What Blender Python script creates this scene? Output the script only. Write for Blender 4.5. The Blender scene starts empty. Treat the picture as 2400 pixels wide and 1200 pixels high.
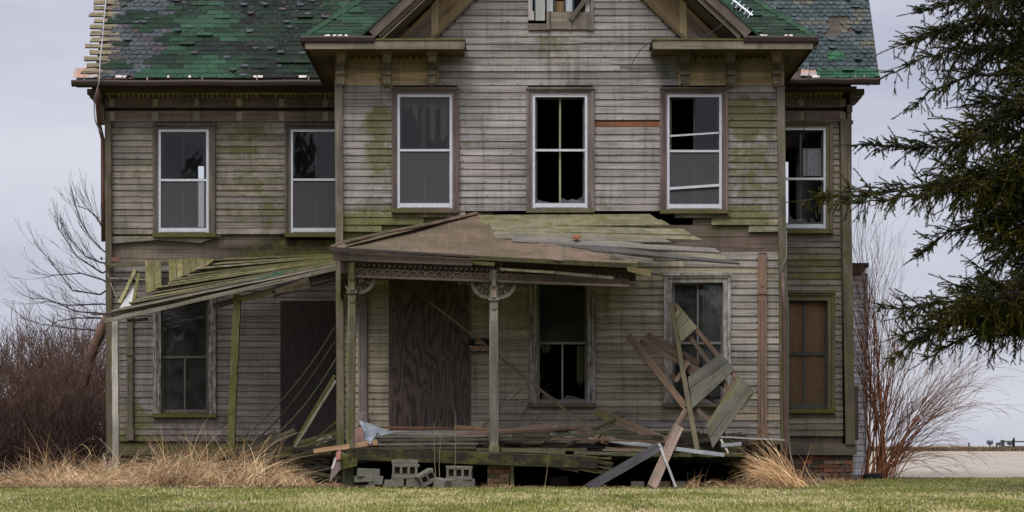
import bpy, math, random
import numpy as np
from mathutils import Vector
random.seed(7); rng = np.random.default_rng(7)
R = math.radians
sc = bpy.context.scene
COL = sc.collection

# ------------------------------------------------------------ camera
F = 4260.0            # focal length in photo pixels (2400 wide)
CAMH, CAMD, HORIZ = 0.66, 30.0, 1043.0
cam_d = bpy.data.cameras.new("camera"); cam = bpy.data.objects.new("camera", cam_d); COL.objects.link(cam)
cam.location = (0, -CAMD, CAMH); cam.rotation_euler = (R(90), 0, 0)
cam_d.sensor_width = 36; cam_d.lens = 36*F/2400
cam_d.shift_y = (HORIZ-600)/2400
cam_d.clip_start = 0.5; cam_d.clip_end = 6000
sc.camera = cam
# ------------------------------------------------------------ sky and sun (overcast)
SUN_EL, SUN_ROT = R(54), R(202)
w = bpy.data.worlds.new("World"); sc.world = w; w.use_nodes = True
nt = w.node_tree; nt.nodes.clear()
def nn(tree, typ, **kw):
    n = tree.nodes.new(typ)
    for k, v in kw.items(): setattr(n, k, v)
    return n
out = nn(nt, 'ShaderNodeOutputWorld'); bg = nn(nt, 'ShaderNodeBackground'); bg.inputs[1].default_value = 1.0
sky = nn(nt, 'ShaderNodeTexSky', sky_type='NISHITA', sun_disc=False, sun_elevation=SUN_EL, sun_rotation=SUN_ROT)
skb = nn(nt, 'ShaderNodeMix', data_type='RGBA', blend_type='MULTIPLY'); skb.inputs[0].default_value = 1
skb.inputs[7].default_value = (0.1, 0.1, 0.1, 1)
nt.links.new(sky.outputs[0], skb.inputs[6])
tc = nn(nt, 'ShaderNodeTexCoord'); sep = nn(nt, 'ShaderNodeSeparateXYZ'); nt.links.new(tc.outputs['Generated'], sep.inputs[0])
mp = nn(nt, 'ShaderNodeMapping'); mp.inputs['Scale'].default_value = (2.2, 2.2, 9.0); nt.links.new(tc.outputs['Generated'], mp.inputs[0])
nz = nn(nt, 'ShaderNodeTexNoise'); nz.inputs['Scale'].default_value = 1.6; nz.inputs['Detail'].default_value = 5; nz.inputs['Roughness'].default_value = 0.5
nt.links.new(mp.outputs[0], nz.inputs['Vector'])
cr = nn(nt, 'ShaderNodeValToRGB')
cr.color_ramp.elements[0].position = 0.32; cr.color_ramp.elements[0].color = (0.400, 0.415, 0.515, 1)
cr.color_ramp.elements[1].position = 0.66; cr.color_ramp.elements[1].color = (0.585, 0.595, 0.660, 1)
nt.links.new(nz.outputs[0], cr.inputs[0])
# an overcast sky is about two and a half times brighter overhead than at the horizon
mr = nn(nt, 'ShaderNodeMapRange'); mr.inputs[1].default_value = 0.22; mr.inputs[2].default_value = 0.9
mr.inputs[3].default_value = 0.98; mr.inputs[4].default_value = 3.3
nt.links.new(sep.outputs[2], mr.inputs[0])
vm = nn(nt, 'ShaderNodeVectorMath', operation='SCALE'); nt.links.new(cr.outputs[0], vm.inputs[0]); nt.links.new(mr.outputs[0], vm.inputs['Scale'])
mx = nn(nt, 'ShaderNodeMix', data_type='RGBA'); mx.inputs[0].default_value = 0.94
nt.links.new(skb.outputs[2], mx.inputs[6]); nt.links.new(vm.outputs[0], mx.inputs[7])
nt.links.new(mx.outputs[2], bg.inputs[0]); nt.links.new(bg.outputs[0], out.inputs[0])
sd = bpy.data.lights.new("sun", 'SUN'); sun = bpy.data.objects.new("sun", sd); COL.objects.link(sun)
sd.energy = 1.7; sd.angle = R(28); sd.color = (1.0, 0.95, 0.88)
sun.rotation_euler = (R(36), 0, R(-22)); sun.location = (10, -20, 30)
sc.view_settings.view_transform = 'Standard'; sc.view_settings.look = 'None'
sc.view_settings.exposure = 0.28; sc.view_settings.gamma = 1.0
sc.cycles.max_bounces = 6; sc.cycles.transparent_max_bounces = 16

# ------------------------------------------------------------ helpers
def P(px, py, d):
    """a point seen at photo pixel (px, py), d metres in front of the camera's plane"""
    return Vector(((px-1200)*d/F, d-CAMD, CAMH+(HORIZ-py)*d/F))
def rnd(a, b): return random.uniform(a, b)
def lerp(a, b, t): return a+(b-a)*t
def interp(pts, x):
    if x <= pts[0][0]: return pts[0][1]
    for (x0, y0), (x1, y1) in zip(pts, pts[1:]):
        if x <= x1: return lerp(y0, y1, (x-x0)/(x1-x0+1e-9))
    return pts[-1][1]
def val(f, p): return f(p) if callable(f) else f

class MB:
    def __init__(s): s.v=[]; s.f=[]; s.uv=[]; s.c=[]; s.a=[]
    def add(s, pts, faces, uvs, cols, auxs):
        o = len(s.v); s.v += [tuple(p) for p in pts]; s.c += cols; s.a += auxs
        for f, u in zip(faces, uvs): s.f.append([i+o for i in f]); s.uv += u
    def poly(s, pts, col, aux=(0,0,0), uvs=None):
        n = len(pts)
        if uvs is None:
            o = Vector(pts[0]); ex = (Vector(pts[1])-o).normalized()
            uvs = [(((Vector(p)-o).dot(ex)), ((Vector(p)-o)-ex*((Vector(p)-o).dot(ex))).length) for p in pts]
        s.add(pts, [list(range(n))], [uvs], [val(col, p) for p in pts], [val(aux, p) for p in pts])
    def rings(s, rings, col, aux, us, vs, uo=0, vo=0, caps=True):
        """closed rings of k points each, joined in order"""
        k = len(rings[0]); pts=[p for r in rings for p in r]; faces=[]; uvs=[]
        for i in range(len(rings)-1):
            for j in range(k):
                j2=(j+1)%k
                faces.append([i*k+j, i*k+j2, (i+1)*k+j2, (i+1)*k+j])
                v0=vs[j]+vo; v1=(vs[j2] if j2 else vs[j]+(vs[1]-vs[0]))+vo
                uvs.append([(us[i]+uo,v0),(us[i]+uo,v1),(us[i+1]+uo,v1),(us[i+1]+uo,v0)])
        if caps:
            faces.append(list(range(k))[::-1]); uvs.append([(uo, vs[j]+vo) for j in range(k)][::-1])
            b=(len(rings)-1)*k; faces.append([b+j for j in range(k)]); uvs.append([(us[-1]+uo, vs[j]+vo) for j in range(k)])
        s.add(pts, faces, uvs, [val(col,p) for p in pts], [val(aux,p) for p in pts])
    def beam(s, a, b, w, t, wd=None, col=(.2,.2,.2), aux=(0,0,0), n=1, sag=0, wob=0, jag=0, split=1, var=.12, tap=1.0):
        a=Vector(a); b=Vector(b); X=b-a; L=X.length
        if L < 1e-5: return
        x=X/L
        wd = Vector(wd) if wd is not None else (Vector((0,0,1)) if abs(x.z)<.9 else Vector((1,0,0)))
        wv=(wd-x*wd.dot(x)).normalized(); tv=x.cross(wv)
        if split>1:
            for k in range(split):
                o=wv*(w*((k+.5)/split-.5))
                s.beam(a+o-x*rnd(0,jag), b+o+x*rnd(0,jag), w/split, t, wd, col, aux, n, sag, wob, 0, 1, var, tap)
            return
        f=1+rnd(-var,var); uo=rnd(0,50); vo=rnd(0,50)
        def cc(p):
            c=val(col,p); return (c[0]*f,c[1]*f,c[2]*f,1)
        rr=[]; us=[]
        for i in range(n+1):
            q=i/n; c=a+X*q-Vector((0,0,1))*(sag*4*q*(1-q))
            if wob: c=c+wv*rnd(-wob,wob)+tv*rnd(-wob,wob)
            ww=w*lerp(1,tap,q)
            rr.append([c-wv*ww/2-tv*t/2, c+wv*ww/2-tv*t/2, c+wv*ww/2+tv*t/2, c-wv*ww/2+tv*t/2]); us.append(L*q)
        def aa(p): return tuple(val(aux,p))+(1,)
        s.rings(rr, cc, aa, us, [0,w,w+t,2*w+t], uo, vo)
    def rb(s, x0, y0, x1, y1, d0, d1, col, aux=(0,0,0), var=.1, n=None, wob=0):
        """upright rectangular bar: front face the pixel rectangle at depth d0, back at d1"""
        A=P(x0,y0,d0); B=P(x1,y1,d0); t=d1-d0; yc=A.y+t/2
        W=abs(B.x-A.x); H=abs(A.z-B.z); cx=(A.x+B.x)/2; cz=(A.z+B.z)/2
        if W>=H: s.beam((A.x,yc,cz),(B.x,yc,cz),H,t,(0,0,1),col,aux,n or max(1,int(W/.35)),wob=wob,var=var)
        else: s.beam((cx,yc,A.z),(cx,yc,B.z),W,t,(1,0,0),col,aux,n or max(1,int(H/.35)),wob=wob,var=var)
    def pb(s, x1, y1, d1, x2, y2, d2, wpx, t, col, aux=(0,0,0), **k):
        a=P(x1,y1,d1); b=P(x2,y2,d2); X=b-a
        s.beam(a,b,wpx*(d1+d2)/2/F,t,(-X.z,0,X.x),col,aux,**k)
    def slab(s, a0,a1,b1,b0, t, col, aux=(0,0,0), n=4, var=.12, wob=0):
        """plank whose long edges run a0-a1 and b0-b1"""
        a0,a1,b1,b0=map(Vector,(a0,a1,b1,b0)); N=((a1-a0).cross(b0-a0)).normalized()*t
        f=1+rnd(-var,var); uo=rnd(0,50); vo=rnd(0,50); rr=[]; us=[]; L=(a1-a0).length; W=(b0-a0).length
        for i in range(n+1):
            q=i/n; u=a0.lerp(a1,q); v=b0.lerp(b1,q); j=N.normalized()*rnd(-wob,wob) if wob else Vector((0,0,0))
            rr.append([u+j,v+j,v-N+j,u-N+j]); us.append(L*q)
        def cc(p):
            c=val(col,p); return (c[0]*f,c[1]*f,c[2]*f,1)
        s.rings(rr,cc,lambda p: tuple(val(aux,p))+(1,),us,[0,W,W+t,2*W+t],uo,vo)
    def tube(s, pts, rad, col, aux=(0,0,0), k=8, caps=True):
        pts=[Vector(p) for p in pts]; rr=[]; us=[0]
        for i,p in enumerate(pts):
            d=(pts[min(i+1,len(pts)-1)]-pts[max(i-1,0)]).normalized()
            u=d.cross(Vector((0,1,0)) if abs(d.y)<.9 else Vector((1,0,0))).normalized(); v=d.cross(u)
            r=rad[i] if isinstance(rad,(list,tuple)) else rad
            rr.append([p+u*r*math.cos(2*math.pi*j/k)+v*r*math.sin(2*math.pi*j/k) for j in range(k)])
            if i: us.append(us[-1]+(p-pts[i-1]).length)
        r0=rad[0] if isinstance(rad,(list,tuple)) else rad
        s.rings(rr,lambda p: tuple(val(col,p))[:3]+(1,),lambda p: tuple(val(aux,p))+(1,),us,[2*math.pi*r0*j/k for j in range(k)],rnd(0,9),rnd(0,9),caps)
    def disc(s, c, r, t, col, aux=(0,0,0), k=12, hole=0):
        """disc or ring facing the camera (front at c.y)"""
        c=Vector(c)
        if hole:
            for j in range(k):
                a0=2*math.pi*j/k; a1=2*math.pi*(j+1)/k
                q=lambda r_,a_: c+Vector((r_*math.cos(a_),0,r_*math.sin(a_)))
                s.slab(q(hole,a0),q(hole,a1),q(r,a1),q(r,a0),t,col,aux,n=1,var=0)
        else:
            s.tube([c+Vector((0,t,0)),c],r,col,aux,k)

def build(name, mb, mat, parent=None, smooth=False, origin=None):
    me=bpy.data.meshes.new(name)
    o=bpy.data.objects.new(name,me); COL.objects.link(o)
    v=np.array(mb.v,dtype=np.float32).reshape(-1,3)
    if parent is not None:
        o.parent=parent; L=wloc(parent)
    else:
        if origin is None: origin=((v[:,0].min()+v[:,0].max())/2,(v[:,1].min()+v[:,1].max())/2,v[:,2].min())
        L=Vector([float(q) for q in origin]); o.location=L
    v=v-np.array(L,dtype=np.float32)
    me.from_pydata(v.tolist(),[],mb.f)
    uvl=me.uv_layers.new(name='UVMap'); uvl.data.foreach_set('uv',np.array(mb.uv,dtype=np.float32).ravel())
    for nm,dat in (('Col',mb.c),('Aux',mb.a)):
        arr=np.array([tuple(x)+(1,)*(4-len(x)) for x in dat],dtype=np.float32)
        at=me.color_attributes.new(nm,'FLOAT_COLOR','POINT'); at.data.foreach_set('color',arr.ravel())
    me.materials.append(mat)
    if smooth: me.polygons.foreach_set('use_smooth',[True]*len(me.polygons))
    me.update(); return o
def wloc(o):
    l=Vector(o.location)
    while o.parent: o=o.parent; l=l+Vector(o.location)
    return l
def npmesh(name, v, f, col, mat, parent=None, origin=None):
    """fast mesh from arrays: v (N,3), f (M,k), col (N,3)"""
    me=bpy.data.meshes.new(name); o=bpy.data.objects.new(name,me); COL.objects.link(o)
    if parent is not None: o.parent=parent; L=np.array(wloc(parent))
    else:
        if origin is None: origin=((v[:,0].min()+v[:,0].max())/2,(v[:,1].min()+v[:,1].max())/2,v[:,2].min())
        L=np.array(origin,dtype=float); o.location=L
    v=(v-L).astype(np.float32); M,k=f.shape
    me.vertices.add(len(v)); me.vertices.foreach_set('co',v.ravel())
    me.loops.add(M*k); me.loops.foreach_set('vertex_index',f.astype(np.int32).ravel())
    me.polygons.add(M); me.polygons.foreach_set('loop_start',np.arange(0,M*k,k,dtype=np.int32))
    me.update(calc_edges=True)
    c4=np.ones((len(v),4),np.float32); c4[:,:3]=col
    at=me.color_attributes.new('Col','FLOAT_COLOR','POINT'); at.data.foreach_set('color',c4.ravel())
    me.materials.append(mat); me.validate(); return o
def segmesh(S, E, r0, r1, col, k=3):
    """arrays of tapered sticks"""
    S=np.asarray(S,float); E=np.asarray(E,float); r0=np.asarray(r0,float); r1=np.asarray(r1,float); N=len(S)
    d=E-S; d/= (np.linalg.norm(d,axis=1,keepdims=True)+1e-9)
    ref=np.where(np.abs(d[:,1:2])<.9,np.array([[0,1,0]]),np.array([[1,0,0]]))
    u=np.cross(d,ref); u/=np.linalg.norm(u,axis=1,keepdims=True)+1e-9; q=np.cross(d,u)
    V=np.zeros((N,2*k,3))
    for j in range(k):
        a=2*math.pi*j/k; o=u*math.cos(a)+q*math.sin(a)
        V[:,j]=S+o*r0[:,None]; V[:,k+j]=E+o*r1[:,None]
    base=(np.arange(N)*2*k)[:,None]
    Fs=np.concatenate([base+np.array([[j,(j+1)%k,k+(j+1)%k,k+j]]) for j in range(k)],0)
    C=np.repeat(np.asarray(col,float),2*k,0) if np.ndim(col)==2 else np.tile(np.asarray(col,float),(N*2*k,1))
    return V.reshape(-1,3),Fs,C
def tag(o,label=None,cat=None,group=None,kind=None):
    if label: o['label']=label
    if cat: o['category']=cat
    if group: o['group']=group
    if kind: o['kind']=kind
    return o
def empty(name,loc,label,cat,group=None):
    o=bpy.data.objects.new(name,None); COL.objects.link(o); o.location=loc; o.empty_display_size=.2
    return tag(o,label,cat,group)

# ------------------------------------------------------------ materials
def mat_new(name):
    m=bpy.data.materials.new(name); m.use_nodes=True; t=m.node_tree; t.nodes.clear()
    o=nn(t,'ShaderNodeOutputMaterial'); b=nn(t,'ShaderNodeBsdfPrincipled'); t.links.new(b.outputs[0],o.inputs[0])
    return m,t,b,o
def math_n(t,op,a,b=None,clamp=False):
    n=nn(t,'ShaderNodeMath',operation=op,use_clamp=clamp)
    for i,x in enumerate((a,b)):
        if x is None: continue
        if isinstance(x,(int,float)): n.inputs[i].default_value=x
        else: t.links.new(x,n.inputs[i])
    return n.outputs[0]
def mixc(t,fac,a,b,blend='MIX'):
    n=nn(t,'ShaderNodeMix',data_type='RGBA',blend_type=blend)
    for i,x in ((0,fac),(6,a),(7,b)):
        if isinstance(x,(int,float)): n.inputs[i].default_value=x
        elif isinstance(x,tuple): n.inputs[i].default_value=x if len(x)==4 else x+(1,)
        else: t.links.new(x,n.inputs[i])
    return n.outputs[2]
def noise(t,vec,scale=(1,1,1),s=1,detail=4,rough=.55,dist=0):
    m=nn(t,'ShaderNodeMapping'); m.inputs['Scale'].default_value=scale; t.links.new(vec,m.inputs[0])
    n=nn(t,'ShaderNodeTexNoise'); n.inputs['Scale'].default_value=s; n.inputs['Detail'].default_value=detail; n.inputs['Roughness'].default_value=rough; n.inputs['Distortion'].default_value=dist
    t.links.new(m.outputs[0],n.inputs['Vector']); return n.outputs[0]
def ramp(t,fac,*st):
    n=nn(t,'ShaderNodeValToRGB'); e=n.color_ramp.elements
    while len(e)<len(st): e.new(.5)
    for q,(p,c) in zip(e,st):
        q.position=p; q.color=(c,c,c,1) if isinstance(c,(int,float)) else tuple(c)+(1,)
    t.links.new(fac,n.inputs[0]); return n.outputs[0]
def bump(t,b,h,strength=.4,dist=.01):
    n=nn(t,'ShaderNodeBump'); n.inputs['Strength'].default_value=strength; n.inputs['Distance'].default_value=dist
    t.links.new(h,n.inputs['Height']); t.links.new(n.outputs[0],b.inputs['Normal'])
def attr(t,nm):
    return nn(t,'ShaderNodeAttribute',attribute_name=nm).outputs
def geo_pos(t): return nn(t,'ShaderNodeNewGeometry').outputs['Position']

def wood_mat():
    m,t,b,o=mat_new('weathered_wood')
    uv=nn(t,'ShaderNodeUVMap').outputs[0]; pos=geo_pos(t)
    col=attr(t,'Col')[0]; ax=nn(t,'ShaderNodeSeparateColor'); t.links.new(attr(t,'Aux')[0],ax.inputs[0])
    g=noise(t,uv,(1.3,55,1),1,6,.65); g2=noise(t,uv,(.7,9,1),1,4,.6); big=noise(t,pos,(1,1,1),1.4,4,.6); fine=noise(t,pos,(1,1,1),34,3,.6)
    streak=noise(t,pos,(9,9,.8),1,4,.6)
    c=mixc(t,1.0,col,ramp(t,g,(.25,.45),(.5,1.0),(.75,1.35)),'MULTIPLY')
    c=mixc(t,1.0,c,ramp(t,g2,(.28,.62),(.5,1.0),(.72,1.3)),'MULTIPLY')
    c=mixc(t,1.0,c,ramp(t,big,(.3,.72),(.5,1.0),(.7,1.2)),'MULTIPLY')
    c=mixc(t,ramp(t,streak,(.52,0.0),(.76,.7)),c,mixc(t,.75,c,(.03,.024,.02)))
    # dark rot where the aux blue channel says so
    rot=math_n(t,'MULTIPLY',math_n(t,'SUBTRACT',math_n(t,'ADD',math_n(t,'MULTIPLY',ax.outputs[2],1.5),g2),.95),2.2,True)
    c=mixc(t,rot,c,mixc(t,.85,c,(.012,.01,.008)))
    pt=math_n(t,'MULTIPLY',math_n(t,'SUBTRACT',math_n(t,'ADD',math_n(t,'MULTIPLY',ax.outputs[1],1.0),math_n(t,'ADD',math_n(t,'MULTIPLY',g,.55),math_n(t,'MULTIPLY',noise(t,pos,(1,1,.45),15,4,.65),.45))),1.0),6,True)
    c=mixc(t,pt,c,(.46,.44,.42))
    mn=math_n(t,'ADD',math_n(t,'MULTIPLY',ramp(t,noise(t,pos,(1,1,1),4.5,6,.7),(.28,0.0),(.72,1.0)),.62),math_n(t,'MULTIPLY',g2,.38))
    mo=math_n(t,'MULTIPLY',math_n(t,'SUBTRACT',math_n(t,'ADD',ax.outputs[0],mn),.80),3.4,True)
    mo=math_n(t,'MULTIPLY',mo,.80)
    mc=mixc(t,ramp(t,fine,(.3,0.0),(.7,1.0)),(.038,.045,.006),(.135,.128,.026))
    c=mixc(t,mo,c,mc)
    t.links.new(c,b.inputs['Base Color']); b.inputs['Roughness'].default_value=.85; b.inputs['Specular IOR Level'].default_value=.25
    h=math_n(t,'ADD',g,math_n(t,'MULTIPLY',mo,math_n(t,'MULTIPLY',fine,1.2)))
    bump(t,b,h,.5,.006); return m
WOOD=wood_mat()
def attr_mat(name,rough=.8,spec=.3,nscale=12,amp=(.65,1.35),bmp=0,metal=0,trans=0):
    m,t,b,o=mat_new(name); pos=geo_pos(t)
    n=noise(t,pos,(1,1,1),nscale,5,.65)
    c=mixc(t,1.0,attr(t,'Col')[0],ramp(t,n,(.3,amp[0]),(.7,amp[1])),'MULTIPLY')
    t.links.new(c,b.inputs['Base Color']); b.inputs['Roughness'].default_value=rough; b.inputs['Specular IOR Level'].default_value=spec; b.inputs['Metallic'].default_value=metal
    if bmp: bump(t,b,n,bmp,.01)
    return m
SHINGLE=attr_mat('asphalt_shingle',.92,.12,30,(.6,1.4),.5)
PLANT=attr_mat('twig_bark',.85,.2,8)
NEEDLE=attr_mat('spruce_needle',.7,.25,3,(.6,1.4))
BLADE=attr_mat('grass_blade',.75,.2,2,(.85,1.15))
BRICK=attr_mat('old_brick',.9,.2,25,(.55,1.4),.6)
METAL=attr_mat('painted_metal',.5,.4,9,(.7,1.3),.1)
PLAIN=attr_mat('plain_surface',.8,.25,14,(.8,1.2))
def concrete_mat():
    m,t,b,o=mat_new('concrete'); pos=geo_pos(t)
    n=noise(t,pos,(1,1,1),5,6,.7); f=noise(t,pos,(1,1,1),90,3,.6)
    c=ramp(t,n,(.3,(.075,.07,.05)),(.55,(.155,.145,.115)),(.75,(.115,.115,.075)))
    c=mixc(t,1.0,c,ramp(t,f,(.3,.7),(.7,1.25)),'MULTIPLY'); t.links.new(c,b.inputs['Base Color']); b.inputs['Roughness'].default_value=.9
    bump(t,b,f,.5,.008); return m
CONCRETE=concrete_mat()
def tin_mat():
    m,t,b,o=mat_new('rusted_tin'); pos=geo_pos(t); uv=nn(t,'ShaderNodeUVMap').outputs[0]
    n=noise(t,pos,(1,1,1.6),1.1,6,.65); f=noise(t,pos,(1,1,1),13,5,.7); st=noise(t,uv,(7,.6,1),1,4,.6)
    c=ramp(t,n,(.28,(.070,.062,.030)),(.42,(.105,.076,.042)),(.50,(.135,.092,.060)),(.60,(.178,.122,.082)),(.74,(.095,.062,.056)))
    c=mixc(t,1.0,c,ramp(t,f,(.3,.72),(.7,1.22)),'MULTIPLY')
    c=mixc(t,ramp(t,st,(.46,0.0),(.68,.7)),c,(.075,.070,.030))
    br=nn(t,'ShaderNodeTexBrick'); br.offset=.37; br.inputs['Scale'].default_value=1; br.inputs['Brick Width'].default_value=.74; br.inputs['Row Height'].default_value=.5; br.inputs['Mortar Size'].default_value=.006
    br.inputs['Mortar Smooth'].default_value=.3
    t.links.new(uv,br.inputs['Vector'])
    c=mixc(t,math_n(t,'MULTIPLY',br.outputs['Fac'],.3),c,(.30,.24,.18))
    t.links.new(c,b.inputs['Base Color']); b.inputs['Roughness'].default_value=.6; b.inputs['Metallic'].default_value=.15
    bump(t,b,math_n(t,'ADD',f,math_n(t,'MULTIPLY',br.outputs['Fac'],1.2)),.35,.01); return m
TIN=tin_mat()
def alu_mat():
    m,t,b,o=mat_new('dull_aluminium'); n=noise(t,geo_pos(t),(1,1,1),18,5,.7)
    t.links.new(ramp(t,n,(.3,(.44,.44,.46)),(.6,(.57,.58,.61)),(.8,(.66,.67,.69))),b.inputs['Base Color'])
    b.inputs['Metallic'].default_value=.25; b.inputs['Roughness'].default_value=.5; return m
ALU=alu_mat()
def glass_mat(name,dust,tint=(.85,.9,.9),refl=1.0):
    m,t,b,o=mat_new(name); t.nodes.remove(b)
    tr=nn(t,'ShaderNodeBsdfTransparent'); tr.inputs[0].default_value=tint+(1,)
    gl=nn(t,'ShaderNodeBsdfGlossy'); gl.inputs['Roughness'].default_value=.03; gl.inputs[0].default_value=(refl,refl,refl,1)
    df=nn(t,'ShaderNodeBsdfDiffuse'); df.inputs[0].default_value=(.20,.20,.19,1)
    fr=nn(t,'ShaderNodeFresnel'); fr.inputs[0].default_value=1.5
    n=noise(t,geo_pos(t),(1,1,1),3.5,6,.7)
    m1=nn(t,'ShaderNodeMixShader'); t.links.new(ramp(t,n,(.35,dust*.4),(.75,dust*1.8)),m1.inputs[0]); t.links.new(tr.outputs[0],m1.inputs[1]); t.links.new(df.outputs[0],m1.inputs[2])
    m2=nn(t,'ShaderNodeMixShader'); t.links.new(fr.outputs[0],m2.inputs[0]); t.links.new(m1.outputs[0],m2.inputs[1]); t.links.new(gl.outputs[0],m2.inputs[2])
    t.links.new(m2.outputs[0],o.inputs[0])
    bp=nn(t,'ShaderNodeBump'); bp.inputs['Strength'].default_value=.25; bp.inputs['Distance'].default_value=.012; t.links.new(noise(t,geo_pos(t),(1,1,1),2.2,2),bp.inputs['Height']); t.links.new(bp.outputs[0],gl.inputs['Normal'])
    return m
GLASS=glass_mat('old_glass',.02)
DUSTY=glass_mat('dusty_glass',.16)
SHARD=glass_mat('broken_glass',.35,(.55,.62,.62))
def screen_mat():
    m,t,b,o=mat_new('insect_screen'); t.nodes.remove(b)
    tr=nn(t,'ShaderNodeBsdfTransparent'); df=nn(t,'ShaderNodeBsdfDiffuse'); df.inputs[0].default_value=(.105,.102,.104,1)
    mm=nn(t,'ShaderNodeMixShader'); mm.inputs[0].default_value=.68
    t.links.new(tr.outputs[0],mm.inputs[1]); t.links.new(df.outputs[0],mm.inputs[2]); t.links.new(mm.outputs[0],o.inputs[0]); return m
SCREEN=screen_mat()
def ply_mat():
    m,t,b,o=mat_new('dark_plywood'); uv=nn(t,'ShaderNodeUVMap').outputs[0]
    fld=noise(t,uv,(.55,2.6,1),1.35,2.0,.45,.35); tri=math_n(t,'PINGPONG',math_n(t,'MULTIPLY',fld,10.0),.5)
    n=noise(t,uv,(1,30,1),1,5,.6); kn=noise(t,uv,(1.2,3,1),1.6,3,.5)
    c=ramp(t,tri,(.0,(.016,.008,.007)),(.16,(.062,.036,.029)),(.5,(.112,.071,.057)))
    c=mixc(t,1.0,c,ramp(t,n,(.3,.7),(.7,1.3)),'MULTIPLY'); c=mixc(t,ramp(t,kn,(.62,0.0),(.72,.6)),c,(.015,.010,.009))
    c=mixc(t,1.0,c,attr(t,'Col')[0],'MULTIPLY')
    t.links.new(c,b.inputs['Base Color']); b.inputs['Roughness'].default_value=.7; return m
PLY=ply_mat()
def ground_mat(name,c0,c1,c2,s=1.5,f=40):
    m,t,b,o=mat_new(name); pos=geo_pos(t)
    n=noise(t,pos,(1,1,1),s,6,.65); q=noise(t,pos,(1,1,1),f,4,.7)
    c=ramp(t,n,(.32,c0),(.5,c1),(.68,c2)); c=mixc(t,1.0,c,ramp(t,q,(.3,.6),(.7,1.4)),'MULTIPLY')
    t.links.new(c,b.inputs['Base Color']); b.inputs['Roughness'].default_value=.95; b.inputs['Specular IOR Level'].default_value=.1
    bump(t,b,q,.6,.02); return m
SOIL=ground_mat('straw_soil',(.035,.026,.016),(.075,.052,.030),(.12,.085,.045))
LAWN=ground_mat('lawn_turf',(.055,.070,.018),(.085,.095,.026),(.16,.14,.06),.9,60)
FIELD=ground_mat('stubble_field',(.225,.195,.150),(.275,.24,.19),(.325,.285,.23),.12,2.5)

# palette (linear base colours)
BAYC=(.262,.236,.218); WINGC=(.215,.185,.158); TRIM=(.170,.126,.102); TAN=(.30,.205,.115); DBROWN=(.085,.058,.045)
GREYW=(.20,.18,.155); SHEATH=(.135,.098,.076); OLDW=(.16,.13,.095); GUTTER=(.040,.022,.018)

# ------------------------------------------------------------ ground
def sheet(name, pts, z, mat, kind='structure'):
    mb=MB(); mb.poly([(x,y,z) for x,y in pts],(1,1,1),uvs=[(x,y) for x,y in pts])
    o=build(name,mb,mat,origin=(0,0,0)); tag(o,kind=kind); return o
sheet('ground',[(-700,-400),(700,-400),(700,3000),(-700,3000)],-.012,SOIL)
def edge_l(x): return -2.0+.12*math.sin(x*1.7)+.07*math.sin(x*4.1+1)
xs=[-40+i*.5 for i in range(0,89)]
lawn_pts=[(-60,-58),(60,-58),(60,6.6),(20,6.7),(11,6.5),(8,6.0),(6.6,4.2),(5.3,1.2),(4.7,-1.2)]+[(x,edge_l(x)) for x in reversed(xs) if x<4.4]+[(-60,-1.7)]
sheet('lawn',lawn_pts,-.004,LAWN)
sheet('field',[(-900,9.5),(5,9.0),(8,6.6),(11,6.9),(20,7.0),(900,7.2),(900,2400),(-900,2400)],-.002,FIELD)

# ------------------------------------------------------------ farmhouse
DB, DW = 30.0, 33.0           # camera distance of the projecting bay's front and of the wings' front
house=empty('farmhouse',(0.7,4,0),'abandoned two storey clapboard farmhouse with mossy siding, green roof and gabled centre bay','house')

MOSS=[(888,330,34,95,.62),(895,270,25,40,.35),(905,430,22,60,.42),(1762,300,62,95,.62),(1740,250,50,40,.3),(1770,430,60,60,.35),
      (960,525,190,34,.75),(830,530,40,40,.5),(1740,520,110,40,.55),(1300,110,70,34,.42),(1100,480,60,20,.2),(600,440,90,120,.26),
      (560,330,60,30,.3),(330,420,60,120,.16),(320,1010,50,60,.6),(560,1005,60,30,.4),(300,560,60,40,.2),(720,600,140,50,.4),(1920,650,80,60,.35),(1880,600,60,40,.3),
      (1120,330,40,30,.14),(1160,270,60,50,.12),(1460,560,120,40,.2),(1330,540,120,30,.3),(1430,390,60,30,.14),(1420,470,50,40,.14),(810,240,14,30,.3),(1900,1000,90,30,.2)]
def to_px(p):
    d=p[1]+CAMD; return 1200+p[0]*F/d, HORIZ-(p[2]-CAMH)*F/d
def moss_at(p):
    x,y=to_px(p); m=.02
    for cx,cy,rx,ry,a in MOSS:
        q=((x-cx)/rx)**2+((y-cy)/ry)**2
        if q<4: m+=a*math.exp(-q*.9)
    return min(m,.85)
ROT=[(640,590,190,26,.7),(730,560,90,30,.6),(1300,200,30,20,.1),(900,150,20,40,.2),(1560,170,26,40,.45),(1040,165,30,40,.3),(470,255,220,10,.3)]
def rot_at(p):
    x,y=to_px(p); m=0
    for cx,cy,rx,ry,a in ROT:
        q=((x-cx)/rx)**2+((y-cy)/ry)**2
        if q<4: m+=a*math.exp(-q*.9)
    return min(m,.9)
def aux_wall(p): return (moss_at(p)+(.09 if p[1]>1 else .02),.0,rot_at(p))

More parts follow.
